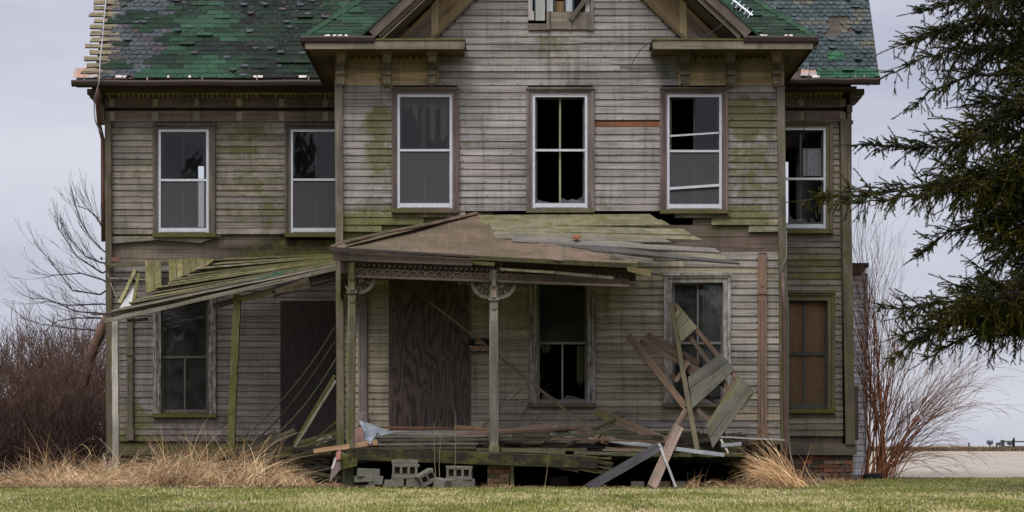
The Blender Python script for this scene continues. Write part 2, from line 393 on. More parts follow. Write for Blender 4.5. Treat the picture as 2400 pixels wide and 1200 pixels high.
def clap(mb, x0, x1, yb, h, d, col, ends=(0,0)):
    """one lapped clapboard: butt edge at pixel row yb, reach h above, on the wall plane d"""
    y=d-CAMD; z0=CAMH+(HORIZ-yb)*d/F+rnd(-.002,.002); hz=h*d/F
    X0=(x0-1200)*d/F; X1=(x1-1200)*d/F; L=X1-X0
    if L<.02: return
    n=max(1,int(L/.22)); th=.019+rnd(-.003,.006); mo_=rnd(-.12,.16); f=1+rnd(-.16,.16); wm=rnd(-.02,.03)
    uo=rnd(0,60); vo=rnd(0,60); k_=4.5 if random.random()<.06 else 1; tl0=rnd(-.003,.003)*k_; tl1=rnd(-.003,.003)*k_
    rr=[];us=[]
    for i in range(n+1):
        q=i/n; X=X0+L*q; z=z0+lerp(tl0,tl1,q)+rnd(-.0008,.0008); ty=th+rnd(-.0015,.0015)
        e0=ends[0]*(1-q) if ends[0] else 0
        rr.append([(X,y-ty,z),(X,y-.002,z+hz+.012),(X,y+.001,z+hz+.012),(X,y+.001,z)]); us.append(L*q)
    def cc(p): return (col[0]*f*(1+wm),col[1]*f,col[2]*f*(1-wm),1)
    mb.rings(rr,cc,lambda p: (max(0,aux_wall(p)[0]+mo_),0,aux_wall(p)[2],1),us,[0,.12,.125,.245],uo,vo)
    X=X0+rnd(.03,.10)
    while X<X1-.03:      # rusty nail heads above the butt edge
        if random.random()<.8:
            zz=z0+.014+rnd(-.003,.004); r_=rnd(.006,.011); mb.poly([(X-r_*1.5,y-th-.003,zz),(X,y-th-.003,zz-r_*.8),(X+r_*1.5,y-th-.003,zz),(X,y-th-.003,zz+r_*.8)],(.03,.024,.02,1))
        X+=.405+rnd(-.02,.02)
def cut(iv, holes):
    res=[iv]
    for a,b in holes:
        nx=[]
        for l,r in res:
            if b<=l or a>=r: nx.append((l,r)); continue
            if a>l: nx.append((l,a))
            if b<r: nx.append((b,r))
        res=nx
    return res
def lay_courses(mb, y_top, y_bot, pitch, phase, d, col, interval, openings, colf=None):
    k=math.floor((y_bot-phase)/pitch); yb=phase+k*pitch
    while yb>y_top:
        ym=yb-pitch/2
        for iv in interval(ym):
            hs=[(o[0]+4,o[2]-4) for o in openings if o[1]+3<ym<o[3]-2]
            for l,r in cut(iv,hs):
                x=l
                while x<r-1:
                    step=rnd(250,560); x2=min(r,x+step)
                    if r-x2<60: x2=r
                    c=colf(x,ym) if colf else col
                    clap(mb,x,x2-.35,yb,pitch,d,c); x=x2
        yb-=pitch
def lay_sheath(mb, y_top, y_bot, x0, x1, d, col, openings, h=27, off=.03):
    y=y_bot
    while y>y_top:
        t=max(y_top,y-h)
        for l,r in cut((x0,x1),[(o[0]-2,o[2]+2) for o in openings if o[1]-1<y and o[3]+1>t]):
            x=l
            while x<r-1:
                x2=min(r,x+rnd(380,700)); x2=r if r-x2<80 else x2
                mb.rb(x,t+.5,x2-.6,y-.3,d+off+rnd(0,.004),d+off+.05,col,aux_wall,var=.18); x=x2
        y=t

# openings: outer casing, storm or sash outer, meeting rail
WIN=dict(
 bay_a=dict(d=DB,c=(918,204,1076,491),s=(931,221,1060,488),m=352),
 bay_b=dict(d=DB,c=(1234,204,1393,491),s=(1248,221,1377,488),m=352),
 bay_c=dict(d=DB,c=(1548,204,1707,491),s=(1563,221,1692,490),m=354),
 left_a=dict(d=DW,c=(358,288,504,546),s=(371,303,489,545),m=422),
 left_b=dict(d=DW,c=(667,288,832,546),s=(681,303,799,545),m=421),
 right_a=dict(d=DW,c=(1800,282,1953,538),s=(1817,299,1936,536),m=419),
 low_left=dict(d=DW,c=(358,680,506,972),s=(377,700,489,968),m=837),
 low_a=dict(d=DB,c=(1240,640,1396,958),s=(1259,662,1377,944),m=804),
 low_b=dict(d=DB,c=(1556,640,1713,958),s=(1576,662,1695,944),m=804),
 low_right=dict(d=DW,c=(1812,680,1958,970),s=(1828,704,1940,958),m=829),
)
DOOR_B=(917,668,1100,1006); DOOR_W=(657,705,826,1042)
bay_open=[WIN[k]['c'] for k in ('bay_a','bay_b','bay_c','low_a','low_b')]+[DOOR_B]
GAB=(1238,-70,1388,70)
RAKE=1.02
def bay_iv(y):
    Rr=1821+(y-200)*.011
    if y<92:
        xl=1020-(y-92)*RAKE; xr=2620-xl
        return [] if xl>=xr else cut((xl,xr),[(GAB[0],GAB[2])] if GAB[1]<y<GAB[3] else [])
    if y<200: return [(1026,1592)]
    if y<490:
        if 283<y<298: return [(803,1394),(1546,Rr)]
        return [(803,Rr)]
    if y<548: 
        r=[(803,max(810,1118-(y-498)*6.0))]
        x=1552+(y-497)*5.3
        if x<Rr: r.append((x,Rr))
        if y<500: r.append((1076,1160))
        return r
    if y<594: return []
    return [(803,Rr)]
def bay_col(x,y):
    f=1.0
    if y>594: 
        if x<1500: return (.315,.268,.200)
        return (.27,.24,.21)
    if y>490: return (.29,.265,.20)
    return BAYC
mb=MB(); lay_courses(mb,-330,1036,16.35,200,DB,BAYC,bay_iv,bay_open,bay_col)
build('siding',mb,WOOD,house)
def wl_iv(y):
    if y<286: return []
    if y<556: return [(261,830)]
    if y<616: return []
    return [(264,830)]
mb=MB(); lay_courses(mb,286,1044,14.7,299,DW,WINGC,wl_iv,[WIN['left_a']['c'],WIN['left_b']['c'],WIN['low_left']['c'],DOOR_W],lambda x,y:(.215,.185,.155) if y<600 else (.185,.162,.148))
# the board with the broken pointed end under the sill
mb.slab(P(262,556,DW-.02),P(500,556,DW-.02),P(520,551,DW-.02),P(262,571,DW-.02),.02,WINGC,aux_wall,n=6)
mb.slab(P(262,556,DW-.03),P(470,569,DW-.03),P(523,552,DW-.03),P(262,554,DW-.03),.02,(.2,.17,.13),(.35,0,0),n=6)
build('siding',mb,WOOD,house)
def wr_iv(y): return [(1775,1966+(y-280)*.014)]
mb=MB(); lay_courses(mb,280,1036,14.75,299,DW,WINGC,wr_iv,[WIN['right_a']['c'],WIN['low_right']['c']],lambda x,y:(.195,.168,.135))
build('siding',mb,WOOD,house)
# plank sheathing under the siding
gap=(1160,493,1622,509)
so=[WIN[k]['s'] for k in ('bay_a','bay_b','bay_c','low_a','low_b')]+[DOOR_B,(1160,493,1622,509),(1392,-75,1393,-74)]
mb=MB(); lay_sheath(mb,62,1040,792,1836,DB,SHEATH,so)
y=62
while y>-330:
    t=y-27; xl=930-(t-92)*RAKE
    for l,r in cut((xl,2620-xl),[(GAB[0],GAB[2])] if y>GAB[1] and t<GAB[3] else []):
        if r>l: mb.rb(l,t+.4,r,y-.3,DB+.03,DB+.08,SHEATH,(0,0,0))
    y=t
mb.rb(1394,285,1546,298,DB-.004,DB+.03,(.19,.080,.038),(0,0,.25),var=0)     # fresh wood where a clapboard fell off
build('plank_sheathing',mb,WOOD,house)
mb=MB(); lay_sheath(mb,200,1046,252,832,DW,(.14,.11,.085),[WIN[k]['s'] for k in('left_a','left_b','low_left')]+[DOOR_W],22)
build('plank_sheathing',mb,WOOD,house)
mb=MB(); lay_sheath(mb,200,1046,1770,1975,DW,SHEATH,[WIN[k]['s'] for k in('right_a','low_right')],22)
build('plank_sheathing',mb,WOOD,house)

# corner boards, skirts and engaged posts
def corner(x0t,x1t,yt,x0b,x1b,yb,d,col,aux,off=.05,name='corner_board'):
    mb=MB(); n=14
    a0=P(x0t,yt,d-off);a1=P(x0b,yb,d-off);b0=P(x1t,yt,d-off);b1=P(x1b,yb,d-off)
    mb.slab(a0,a1,b1,b0,-.06,col,aux,n=n,var=.05)
    return build(name,mb,WOOD,house)
mossy=lambda a,lo=.1: (lambda p:(lo+a*max(0,min(1,(to_px(p)[1]-200)/500)),0,0))
corner(785,803,205,790,807,1048,DB,(.155,.130,.10),mossy(.30,.12))
corner(1820,1838,205,1829,1847,1062,DB,(.155,.13,.10),mossy(.3,.2))
corner(247,262,284,251,265,1062,DW,(.11,.093,.065),(.32,0,0))
corner(1968,1991,280,1981,2003,1042,DW,(.12,.098,.07),mossy(.3,.10))
mb=MB(); mb.rb(262,1041,826,1066,DW-.06,DW,(.085,.072,.045),(.42,0,.2)); build('skirt_board',mb,WOOD,house)
mb=MB(); mb.rb(1775,1040,2008,1066,DW-.07,DW,(.14,.12,.09),(.3,0,.1)); build('skirt_board',mb,WOOD,house)
mb=MB(); mb.rb(792,1031,1836,1042,DB-.03,DB+.05,(.12,.10,.07),(.3,0,.1)); build('skirt_board',mb,WOOD,house)
# engaged posts left on the walls by the fallen porches
def engaged(xc,y0,y1,wpx,d,col,aux):
    mb=MB(); mb.rb(xc-wpx/2,y0,xc+wpx/2,y1,d-.09,d,col,aux)
    mb.rb(xc-wpx*.62,y1-28,xc+wpx*.62,y1,d-.11,d-.09,col,aux); mb.rb(xc-wpx*.6,y0+88,xc+wpx*.6,y0+93,d-.11,d-.09,col,aux)
    for o in (-.22,.22): mb.rb(xc+o*wpx-1.2,y0+110,xc+o*wpx+1.2,y1-34,d-.096,d-.09,(col[0]*.6,col[1]*.6,col[2]*.6),aux)
    mb.disc(P(xc,y0+72,d-.09),.035,-.012,col,aux)
    build('engaged_post',mb,WOOD,house)
engaged(1787,596,1030,19,DB,(.20,.13,.09),(.05,0,.05))
engaged(849,625,996,19,DB,(.20,.165,.15),(.05,.28,0))
engaged(304,740,1032,14,DW,(.12,.098,.075),(.3,0,0))
mb=MB(); mb.rb(1778,592,1797,632,DB-.05,DB,DBROWN,(0,0,.2)); build('post_bracket',mb,WOOD,house)

# ------------------------------------------------------------ windows
def curtain(px0,py0,px1,py1,d,col,parent,amp=.03,ragged=0,name='curtain'):
    mb=MB(); n=24; cols=[]
    for i in range(n+1):
        q=i/n; x=lerp(px0,px1,q); yb=py1-(rnd(0,ragged) if ragged else 0)
        off=amp*math.sin(q*17+rnd(-.4,.4))
        cols.append((P(x,py0,d)+Vector((0,off,0)),P(x+rnd(-1,1),yb,d)+Vector((0,off*1.4,0))))
    for (a,b),(c,e) in zip(cols,cols[1:]): mb.poly([a,b,e,c],col)
    return build(name,mb,PLAIN,parent,smooth=True)
def shards(px0,py0,pts,d,parent):
    mb=MB()
    for poly in pts:
        q=[P(x,y,d+rnd(0,.01)) for x,y in poly]; mb.poly(q,(.5,.5,.5)); 
    return build('glass_shard',mb,SHARD,parent)
def window(key, storm=True, upper='glass', lower='screen', muntin='both', casing=TRIM, cpaint=.0, cmoss=0.05, sillmoss=.4, inner=(.10,.09,.075), GLASS=GLASS):
    W=WIN[key]; d=W['d']; c=W['c']; s=W['s']; m=W['m']
    mb=MB(); aux=(cmoss,cpaint,.0)
    cb=s[3]+1
    wl=s[0]-c[0]; wr=c[2]-s[2]; wt=s[1]-c[1]
    for x0,x1,e in ((c[0],s[0],0),(s[2],c[2],1)):
        ww=x1-x0
        ox0,ox1=(x0,x0+ww*.45) if e==0 else (x1-ww*.45,x1); ix0,ix1=(ox1,x1) if e==0 else (x0,ox0)
        mb.rb(ox0,c[1]+wt*.5,ox1,cb,d-.062,d,casing,aux); mb.rb(ix0,c[1]+wt*.5,ix1,cb,d-.042,d+.08,casing,aux)
    mb.rb(c[0]-1,c[1],c[2]+1,c[1]+wt*.25,d-.085,d,casing,aux); mb.rb(c[0],c[1]+wt*.25,c[2],c[1]+wt*.5,d-.066,d-.001,casing,aux)
    mb.rb(s[0],c[1]+wt*.5,s[2],s[1],d-.042,d+.08,casing,aux)
    win=build('window',mb,WOOD,house)
    mb=MB(); mb.rb(c[0]-1,cb-.5,c[2]+1,cb+9,d-.10,d+.08,(casing[0]*.9,casing[1]*.9,casing[2]*.7),(sillmoss,0,.05)); build('sill',mb,WOOD,win)
    fx=6.2*30/d; di=d+.055
    # inner wooden sashes
    mb=MB(); ii=(inner,(0,.05,0))
    x0,x1=s[0]+ (5 if storm else 0),s[2]-(5 if storm else 0); y0,y1=s[1]+(5 if storm else 0),s[3]-(5 if storm else 0)
    sw=6
    mb.rb(x0,y0,x0+sw,y1,di,di+.05,*ii); mb.rb(x1-sw,y0,x1,y1,di,di+.05,*ii)
    mb.rb(x0+sw,y0,x1-sw,y0+sw,di,di+.05,*ii); mb.rb(x0+sw,y1-sw-2,x1-sw,y1,di,di+.05,*ii); mb.rb(x0+sw,m-3,x1-sw,m+3,di-.008,di+.04,*ii)
    build('sash',mb,WOOD,win)
    xm=(x0+x1)/2
    if muntin:
        mb=MB(); mc=(.36,.32,.22) if key=='bay_b' else inner
        if muntin in('both','upper'): mb.rb(xm-2,y0+sw,xm+2,m-3,di+.005,di+.035,mc,(0,.1,0))
        if muntin in('both','lower'): mb.rb(xm-2,m+3,xm+2,y1-sw-2,di+.005,di+.035,mc,(0,.1,0))
        build('muntin',mb,WOOD,win)
    if storm:
        mb=MB(); f0,f1=d-.03,d+.01
        mb.rb(s[0],s[1],s[0]+fx,s[3],f0,f1,(1,1,1)); mb.rb(s[2]-fx,s[1],s[2],s[3],f0,f1,(1,1,1))
        mb.rb(s[0]+fx,s[1],s[2]-fx,s[1]+fx,f0,f1,(1,1,1)); mb.rb(s[0]+fx,s[3]-fx*1.9,s[2]-fx,s[3],f0+.004,f1,(1,1,1))
        mb.rb(s[0]-1,s[1]-1,s[2]+1,s[1]+1.6,f0-.008,f0+.012,(1,1,1)); mb.rb(s[0]+fx,s[3]-fx*.9,s[2]-fx,s[3]-fx*.3,f0-.006,f0+.012,(1,1,1))
        mb.rb(s[0]+fx,m-2.6,s[2]-fx,m+2.6,f0+.008,f1,(1,1,1))
        build('storm_frame',mb,ALU,win)
    g=di+.018 if not storm else d-.005
    X0,X1=(s[0]+fx,s[2]-fx) if storm else (x0+sw,x1-sw)
    def pane(nm,ya,yb,mt,dd):
        mb=MB(); mb.poly([P(X0,yb,dd),P(X1,yb,dd),P(X1,ya,dd),P(X0,ya,dd)],(1,1,1)); build(nm,mb,mt,win)
    ft=s[1]+fx if storm else y0+sw; fb=s[3]-fx*1.9 if storm else y1-sw-2
    if upper=='glass': pane('window_pane',ft,m-2.6,GLASS,g)
    if lower=='screen': pane('screen',m+2.6,fb,SCREEN,g)
    elif lower=='glass': pane('window_pane',m+2.6,fb,GLASS,g)
    return win
MAUVE=(.150,.108,.095); GRWOOD=(.155,.128,.112)
w1=window('bay_a',casing=MAUVE,cpaint=.15); 
for (a,b_,c_,e,r) in ((968,232,980,300,40),(988,232,996,348,6),(1008,232,1020,340,30),(1032,232,1050,335,20)):
    curtain(a,b_,c_,e,DB+.16,(.24,.20,.13),w1,.01,r,'torn_curtain')
curtain(940,232,1052,262,DB+.17,(.15,.13,.09),w1,.02,14,'torn_curtain')
w2=window('bay_b',upper=None,lower=None,casing=GRWOOD,cpaint=.1)
shards(0,0,[[(1256,476),(1257,466),(1270,471),(1290,474)],[(1310,476),(1316,463),(1330,470),(1342,466),(1350,469),(1371,458),(1370,476)],[(1352,476),(1371,476),(1371,446),(1364,462)]],DB+.01,w2)
w3=window('bay_c',upper=None,lower='screen',casing=MAUVE,cpaint=.12)
mb=MB(); mb.poly([P(1630,352,DB),P(1686,352,DB),P(1686,228,DB),P(1630,228,DB)],(1,1,1)); build('window_pane',mb,GLASS,w3)
mb=MB(); mb.pb(1568,319,DB-.02,1688,311,DB-.02,4,.02,(1,1,1)); build('loose_rail',mb,ALU,w3); mb=MB(); mb.pb(1568,442,DB-.025,1688,434,DB-.025,6,.02,(1,1,1)); build('loose_rail',mb,ALU,w3)
w4=window('left_a',casing=(.12,.098,.078),sillmoss=.6)
w5=window('left_b',casing=(.11,.09,.072),sillmoss=.6,cmoss=.15)
w7=window('right_a',upper=None,lower=None,casing=(.12,.10,.06),cmoss=.3,muntin='both')
curtain(1882,348,1928,412,DW+.12,(.20,.21,.22),w7,.012,0,'hanging_cloth')
shards(0,0,[[(1846,530),(1847,500),(1862,516),(1880,512),(1896,522),(1900,530)],[(1896,530),(1900,508),(1914,522),(1926,519),(1929,530)]],DW+.01,w7)
w6=window('low_left',GLASS=DUSTY,storm=False,upper='glass',lower='glass',casing=(.135,.105,.085),cpaint=.54,muntin='lower',inner=(.12,.105,.085),sillmoss=.75)
curtain(384,700,402,960,DW+.2,(.05,.045,.04),w6,.02)
w9=window('low_a',GLASS=DUSTY,storm=False,upper='glass',lower=None,casing=(.18,.15,.12),cpaint=.55,muntin='lower',inner=(.24,.215,.185),sillmoss=.12)
curtain(1352,812,1372,905,DB+.15,(.12,.11,.06),w9,.02,20,'torn_curtain'); curtain(1266,808,1290,830,DB+.15,(.12,.11,.07),w9,.02,14,'torn_curtain')
shards(0,0,[[(1266,938),(1278,918),(1292,928),(1312,938)],[(1318,938),(1328,926),(1350,930),(1368,938)]],DB+.06,w9)
w10=window('low_b',GLASS=DUSTY,storm=False,upper='glass',lower='glass',casing=(.175,.15,.13),cpaint=.56,muntin='both',inner=(.15,.14,.13),sillmoss=.05)
curtain(1646,672,1692,930,DB+.2,(.30,.29,.25),w10,.03); curtain(1580,672,1600,800,DB+.22,(.12,.12,.115),w10,.03)
w8=window('low_right',GLASS=DUSTY,storm=False,upper='glass',lower='glass',casing=(.115,.098,.055),cmoss=.35,cpaint=.05,muntin='both',inner=(.06,.07,.06),sillmoss=.85)
curtain(1826,708,1938,955,DW+.13,(.62,.30,.11),w8,.02)
# gable louvre, boarded and broken
mb=MB()
mb.rb(1238,-66,1248,47,DB-.05,DB,(.42,.38,.36),(0,.5,0)); mb.rb(1384,-66,1391,70,DB-.05,DB+.02,GREYW,(0,.1,0))
mb.rb(1238,55,1290,70,DB-.05,DB,(.16,.13,.10),(.1,.1,.1)); mb.rb(1240,26,1252,47,DB-.06,DB-.05,(.45,.40,.38),(0,.5,0))
gw=build('gable_vent',mb,WOOD,house)
mb=MB()
for x0,x1,yb,col in ((1255,1277,48,(.38,.38,.36)),(1282,1296,27,(.42,.41,.42)),(1326,1341,27,(.42,.43,.46)),(1372,1382,30,(.40,.36,.34))):
    mb.rb(x0,-66,x1,yb,DB-.03,DB+.01,col,(0,.3,0),wob=.002)
build('vent_board',mb,WOOD,gw)
mb=MB()
for x in (1252,1278,1297,1322,1342,1368): mb.rb(x,-66,x+3.4,28,DB-.01,DB+.05,(.035,.06,.062),(0,0,0))
mb.rb(1300,3,1322,28,DB+.08,DB+.1,(.22,.13,.06),(0,0,0)); mb.rb(1348,28,1384,36,DB+.05,DB+.08,(.05,.04,.035),(0,0,0))
build('vent_frame',mb,WOOD,gw)
mb=MB()
for y0,y1 in ((28,42),(42,54),(54,69)): mb.rb(1290,y0,1384,y1-.6,DB-.045,DB,(.21,.17,.135),(.05,0,.1),wob=.003)
for x in (1281,1332,1376): mb.rb(x,27,x+7,69,DB-.06,DB-.045,(.17,.145,.12),(0,0,0))
build('vent_panel',mb,WOOD,gw)
mb=MB(); mb.pb(1337,46,DB-.08,1384,-18,DB-.08,10,.025,(.19,.16,.12)); build('loose_slat',mb,WOOD,gw)

# boarded doors
def ply(x0,y0,x1,y1,d,col):
    mb=MB(); mb.rb(x0,y0,x1,y1,d-.03,d,col); return build('door_board',mb,PLY,house)
ply(917,668,1098,1006,DB,(1,1,1)); ply(657,705,826,1042,DW,(.20,.16,.15))  # left board tinted much darker, with the recess's shade in its colour
mb=MB()
for x in (911,1098): mb.rb(x,660,x+6,1008,DB-.024,DB+.02,(.12,.095,.07),(0,0,.1))
mb.rb(911,655,1104,668,DB-.035,DB+.02,(.07,.055,.045),(0,0,.2))
build('door_casing',mb,WOOD,house)

# ------------------------------------------------------------ friezes, cornices, brackets
def frieze(x0,x1):
    mb=MB()
    mb.rb(x0,118,x1,163,DB-.02,DB+.03,(.31,.225,.14),(.05,0,.12)); mb.rb(x0,168,x1,200,DB-.02,DB+.03,(.45,.32,.19),(.04,0,.06))
    mb.rb(x0,163,x1,168,DB-.05,DB-.02,(.26,.19,.12),(.05,0,.1))
    for k in range(int((x1-x0)/16)): mb.rb(x0+4+k*16,126,x0+13+k*16,137,DB-.045,DB-.02,(.09,.065,.042),(0,0,.2))
    build('frieze',mb,WOOD,house)
frieze(785,1028); frieze(1590,1838)
def bracket(x,tilt=0,col=(.25,.205,.15)):
    mb=MB(); a=(.08,0,.05)
    mb.rb(x-13,118,x+13,125,DB-.42,DB-.02,col,a); mb.rb(x-9.5,125,x+9.5,142,DB-.36,DB-.02,col,a)
    mb.rb(x-8,142,x+8,166,DB-.15,DB-.02,(col[0]*.6,col[1]*.62,col[2]*.6),a); mb.rb(x-10.5,166,x+10.5,174,DB-.20,DB-.02,col,a); mb.rb(x-9,174,x+9,196,DB-.13,DB-.02,col,a)
    mb.rb(x-7,196,x+7,201,DB-.10,DB-.02,col,a)
    build('bracket',mb,WOOD,house)
for x in (799,906,1012): bracket(x)
for x in (1607,1714,1822): bracket(x,col=(.17,.15,.11) if x<1800 else (.25,.19,.14))
mb=MB(); mb.rb(783,200,806,205,DB-.09,DB-.05,DBROWN,(0,0,.2)); mb.rb(1814,200,1842,205,DB-.09,DB-.05,DBROWN,(0,0,.2)); build('corner_cap',mb,WOOD,house)
EL=29.4
def xw(px,d): return (px-1200)*d/F
def soffit_z(py,d): return CAMH+(HORIZ-py)*d/F
zs=soffit_z(117,EL); zt=soffit_z(99,EL)
XL,XR=xw(706,EL),xw(1915,EL); xbl,xbr=xw(787,DB),xw(1836,DB)
def boxw(mb,x0,x1,y0,y1,z0,z1,col,aux=(0,0,0),var=.05,n=None):
    dx,dy,dz=x1-x0,y1-y0,z1-z0
    if dx>=dy: mb.beam((x0,(y0+y1)/2,(z0+z1)/2),(x1,(y0+y1)/2,(z0+z1)/2),dz,dy,(0,0,1),col,aux,n or max(1,int(dx/.4)),var=var)
    else: mb.beam(((x0+x1)/2,y0,(z0+z1)/2),((x0+x1)/2,y1,(z0+z1)/2),dz,dx,(0,0,1),col,aux,n or max(1,int(dy/.4)),var=var)
for sgn in (0,1):
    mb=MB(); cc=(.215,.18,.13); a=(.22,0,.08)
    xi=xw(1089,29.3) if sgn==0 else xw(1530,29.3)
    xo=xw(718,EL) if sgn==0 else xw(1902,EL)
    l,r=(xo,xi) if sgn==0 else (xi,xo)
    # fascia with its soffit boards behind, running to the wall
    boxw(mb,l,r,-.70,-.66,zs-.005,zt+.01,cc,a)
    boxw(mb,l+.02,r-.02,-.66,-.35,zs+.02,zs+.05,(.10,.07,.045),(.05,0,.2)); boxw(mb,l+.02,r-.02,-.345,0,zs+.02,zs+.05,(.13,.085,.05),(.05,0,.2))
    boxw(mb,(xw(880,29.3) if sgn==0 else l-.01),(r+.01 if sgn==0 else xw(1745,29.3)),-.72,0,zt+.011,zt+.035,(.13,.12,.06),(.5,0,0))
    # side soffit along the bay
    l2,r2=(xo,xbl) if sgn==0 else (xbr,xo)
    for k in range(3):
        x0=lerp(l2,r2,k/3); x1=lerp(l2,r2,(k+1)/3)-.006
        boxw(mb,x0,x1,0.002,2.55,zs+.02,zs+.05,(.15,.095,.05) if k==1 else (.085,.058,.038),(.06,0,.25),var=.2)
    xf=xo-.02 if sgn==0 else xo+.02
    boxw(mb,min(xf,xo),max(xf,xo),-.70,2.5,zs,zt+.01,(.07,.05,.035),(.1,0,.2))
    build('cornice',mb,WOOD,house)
    # gutter
    mb=MB(); g0,g1=(xw(705,29.32),xw(878,29.32)) if sgn==0 else (xw(1742,29.32),xw(1917,29.32))
    zg0,zg1=soffit_z(101,29.3),soffit_z(86,29.3)
    prof=[(-.74,zg1),(-.745,zg1+.004),(-.75,zg1-.02),(-.735,zg0+.02),(-.69,zg0),(-.70,zg1-.01)]
    rr=[[(x,yy,zz) for yy,zz in prof] for x in np.linspace(g0,g1,7)]
    mb.rings(rr,(GUTTER+(1,)),(0,0,0,1),[0]*7,[0]*6)
    xs_=(g0,g0+.06) if sgn==0 else (g1-.06,g1)
    boxw(mb,xs_[0],xs_[1],-.69,2.5,zg0,zg1,GUTTER)
    build('gutter',mb,METAL,house)
# rakes of the front gable
RS=.93; xc=.775
zA=soffit_z(93,DB); xA=xw(925,DB); zap=zA+(xc-xA)*RS
for sgn in (-1,1):
    def rp(dx,y,up): # dx from centre outward, up perpendicular
        nx,nz=RS/math.hypot(RS,1),1/math.hypot(RS,1)
        return Vector((xc+sgn*(dx+nx*up),y,zap-dx*RS+nz*up))
    mb=MB(); dx1=xc-xA+.16; 
    mb.slab(rp(0,-.66,-.0),rp(dx1,-.66,0),rp(dx1,-.66,.13),rp(0,-.66,.13),.04 if sgn>0 else -.04,(.17,.135,.10),(.05,0,.1),n=12)
    mb.slab(rp(0,-.72,.10),rp(dx1+.05,-.72,.10),rp(dx1+.05,-.72,.25),rp(0,-.72,.25),.06 if sgn>0 else -.06,(.125,.095,.075),(.08,0,.12),n=12)
    mb.slab(rp(0,-.66,.02),rp(dx1,-.66,.02),rp(dx1,0,.02),rp(0,0,.02),.02,(.12,.085,.055),(.05,0,.2),n=12)
    build('barge_board',mb,WOOD,house)
    # frieze board following the rake, with the pale ghost of a lost bracket
    mb=MB(); a=lambda p:(.03,0,.1)
    L=lambda px,py,off: P(px if sgn<0 else 2620-px,py,DB-off)
    def q4(x0,y0,x1,y1,off,col,aux,n=8):
        pass
    fr=[(1018,93),(932,93),(932+RAKE*300,93-300),(1018+RAKE*300,93-300)]
    mb.slab(L(*fr[0],.028),L(*fr[3],.028),L(*fr[2],.028),L(*fr[1],.028),.02 if sgn>0 else -.02,(.30,.205,.115),(.02,0,.10),n=16,var=0)
    for x in (1012,1030,):
        pass
    mb.slab(L(1011,86,.058),L(1011,11,.058),L(1027,-4,.058),L(1027,76,.058),.005 if sgn>0 else -.005,(.40,.31,.17),(0,0,0),n=4,var=0)
    mb.slab(L(945,93,.052),L(1009,30,.052),L(1009,88,.052),L(1000,93,.052),.004 if sgn>0 else -.004,(.17,.13,.095),(0,0,.15),n=4,var=0)
    mb.slab(L(1020,93,.05),L(1020+RAKE*300,93-300,.05),L(1013+RAKE*300,93-300,.05),L(1013,93,.05),.03 if sgn>0 else -.03,(.15,.105,.06),(.05,0,.1),n=10,var=0)
    build('rake_frieze',mb,WOOD,house)

# wing cornices
def wing_cornice(x0,x1,ghosts,left):
    mb=MB(); a=(.15,0,.12)
    mb.rb(x0,228,x1,252,DW-.03,DW+.03,(.150,.108,.084),(.02,0,.14)); mb.rb(x0,260,x1,285,DW-.03,DW+.03,(.180,.130,.102),(.02,0,.06))
    mb.rb(x0,252,x1,260,DW+.02,DW+.04,(.03,.022,.018),(0,0,.3))
    mb.rb(x0,219,x1,228,DW-.035,DW+.03,(.095,.07,.05),(0,0,.1))
    mb.rb(x0-6,213,x1,219,DW-.16,DW+.03,(.33,.25,.135),(.15,0,.1)); mb.rb(x0-10,208,x1,213,DW-.24,DW+.03,(.22,.165,.085),(.25,0,.15))
    mb.rb(x0-30 if left else x0,202,x1 if left else x1+30,208,DW-.5,DW+.03,(.07,.055,.032),(.25,0,.15))
    build('frieze',mb,WOOD,house)
    for g in ghosts:
        for q in ((g-6,231,g+6,249),(g-6.5,262,g+6.5,283)):
            mb=MB(); mb.rb(*q,DW-.036,DW-.03,(.33,.27,.19),(0,.0,.22),var=.25); build('paint_patch',mb,WOOD,house)
    mb=MB(); x=x0+8
    while x<x1-6:
        if random.random()<.86: mb.rb(x,220,x+5.5,227+rnd(-1,.5),DW-.075,DW-.035,(.36,.28,.16),(.1,0,.1),var=.25)
        x+=11.5
    build('dentil_course',mb,WOOD,house)
wing_cornice(245,830,(262,363,461,561,660,762),True)
wing_cornice(1775,1978,(1800,1878,1976),False)
for xx,sgn in ((238,-1),(1992,1)):
    mb=MB(); c=(.13,.10,.07); a=(.1,0,.1)
    def q(x0,y0,x1,y1,d0,d1):
        A,B=sorted((xx+sgn*x0,xx+sgn*x1)); mb.rb(A,y0,B,y1,d0,d1,c,a)
    q(0,208,34,221,DW-.30,DW+.3); q(0,221,28,229,DW-.26,DW+.25); q(2,229,20,238,DW-.2,DW+.2); q(-6,245,6,262,DW-.12,DW+.12); q(-6,262,4,282,DW-.10,DW+.1); q(-14,282,8,289,DW-.09,DW+.1)
    build('bracket',mb,WOOD,house)
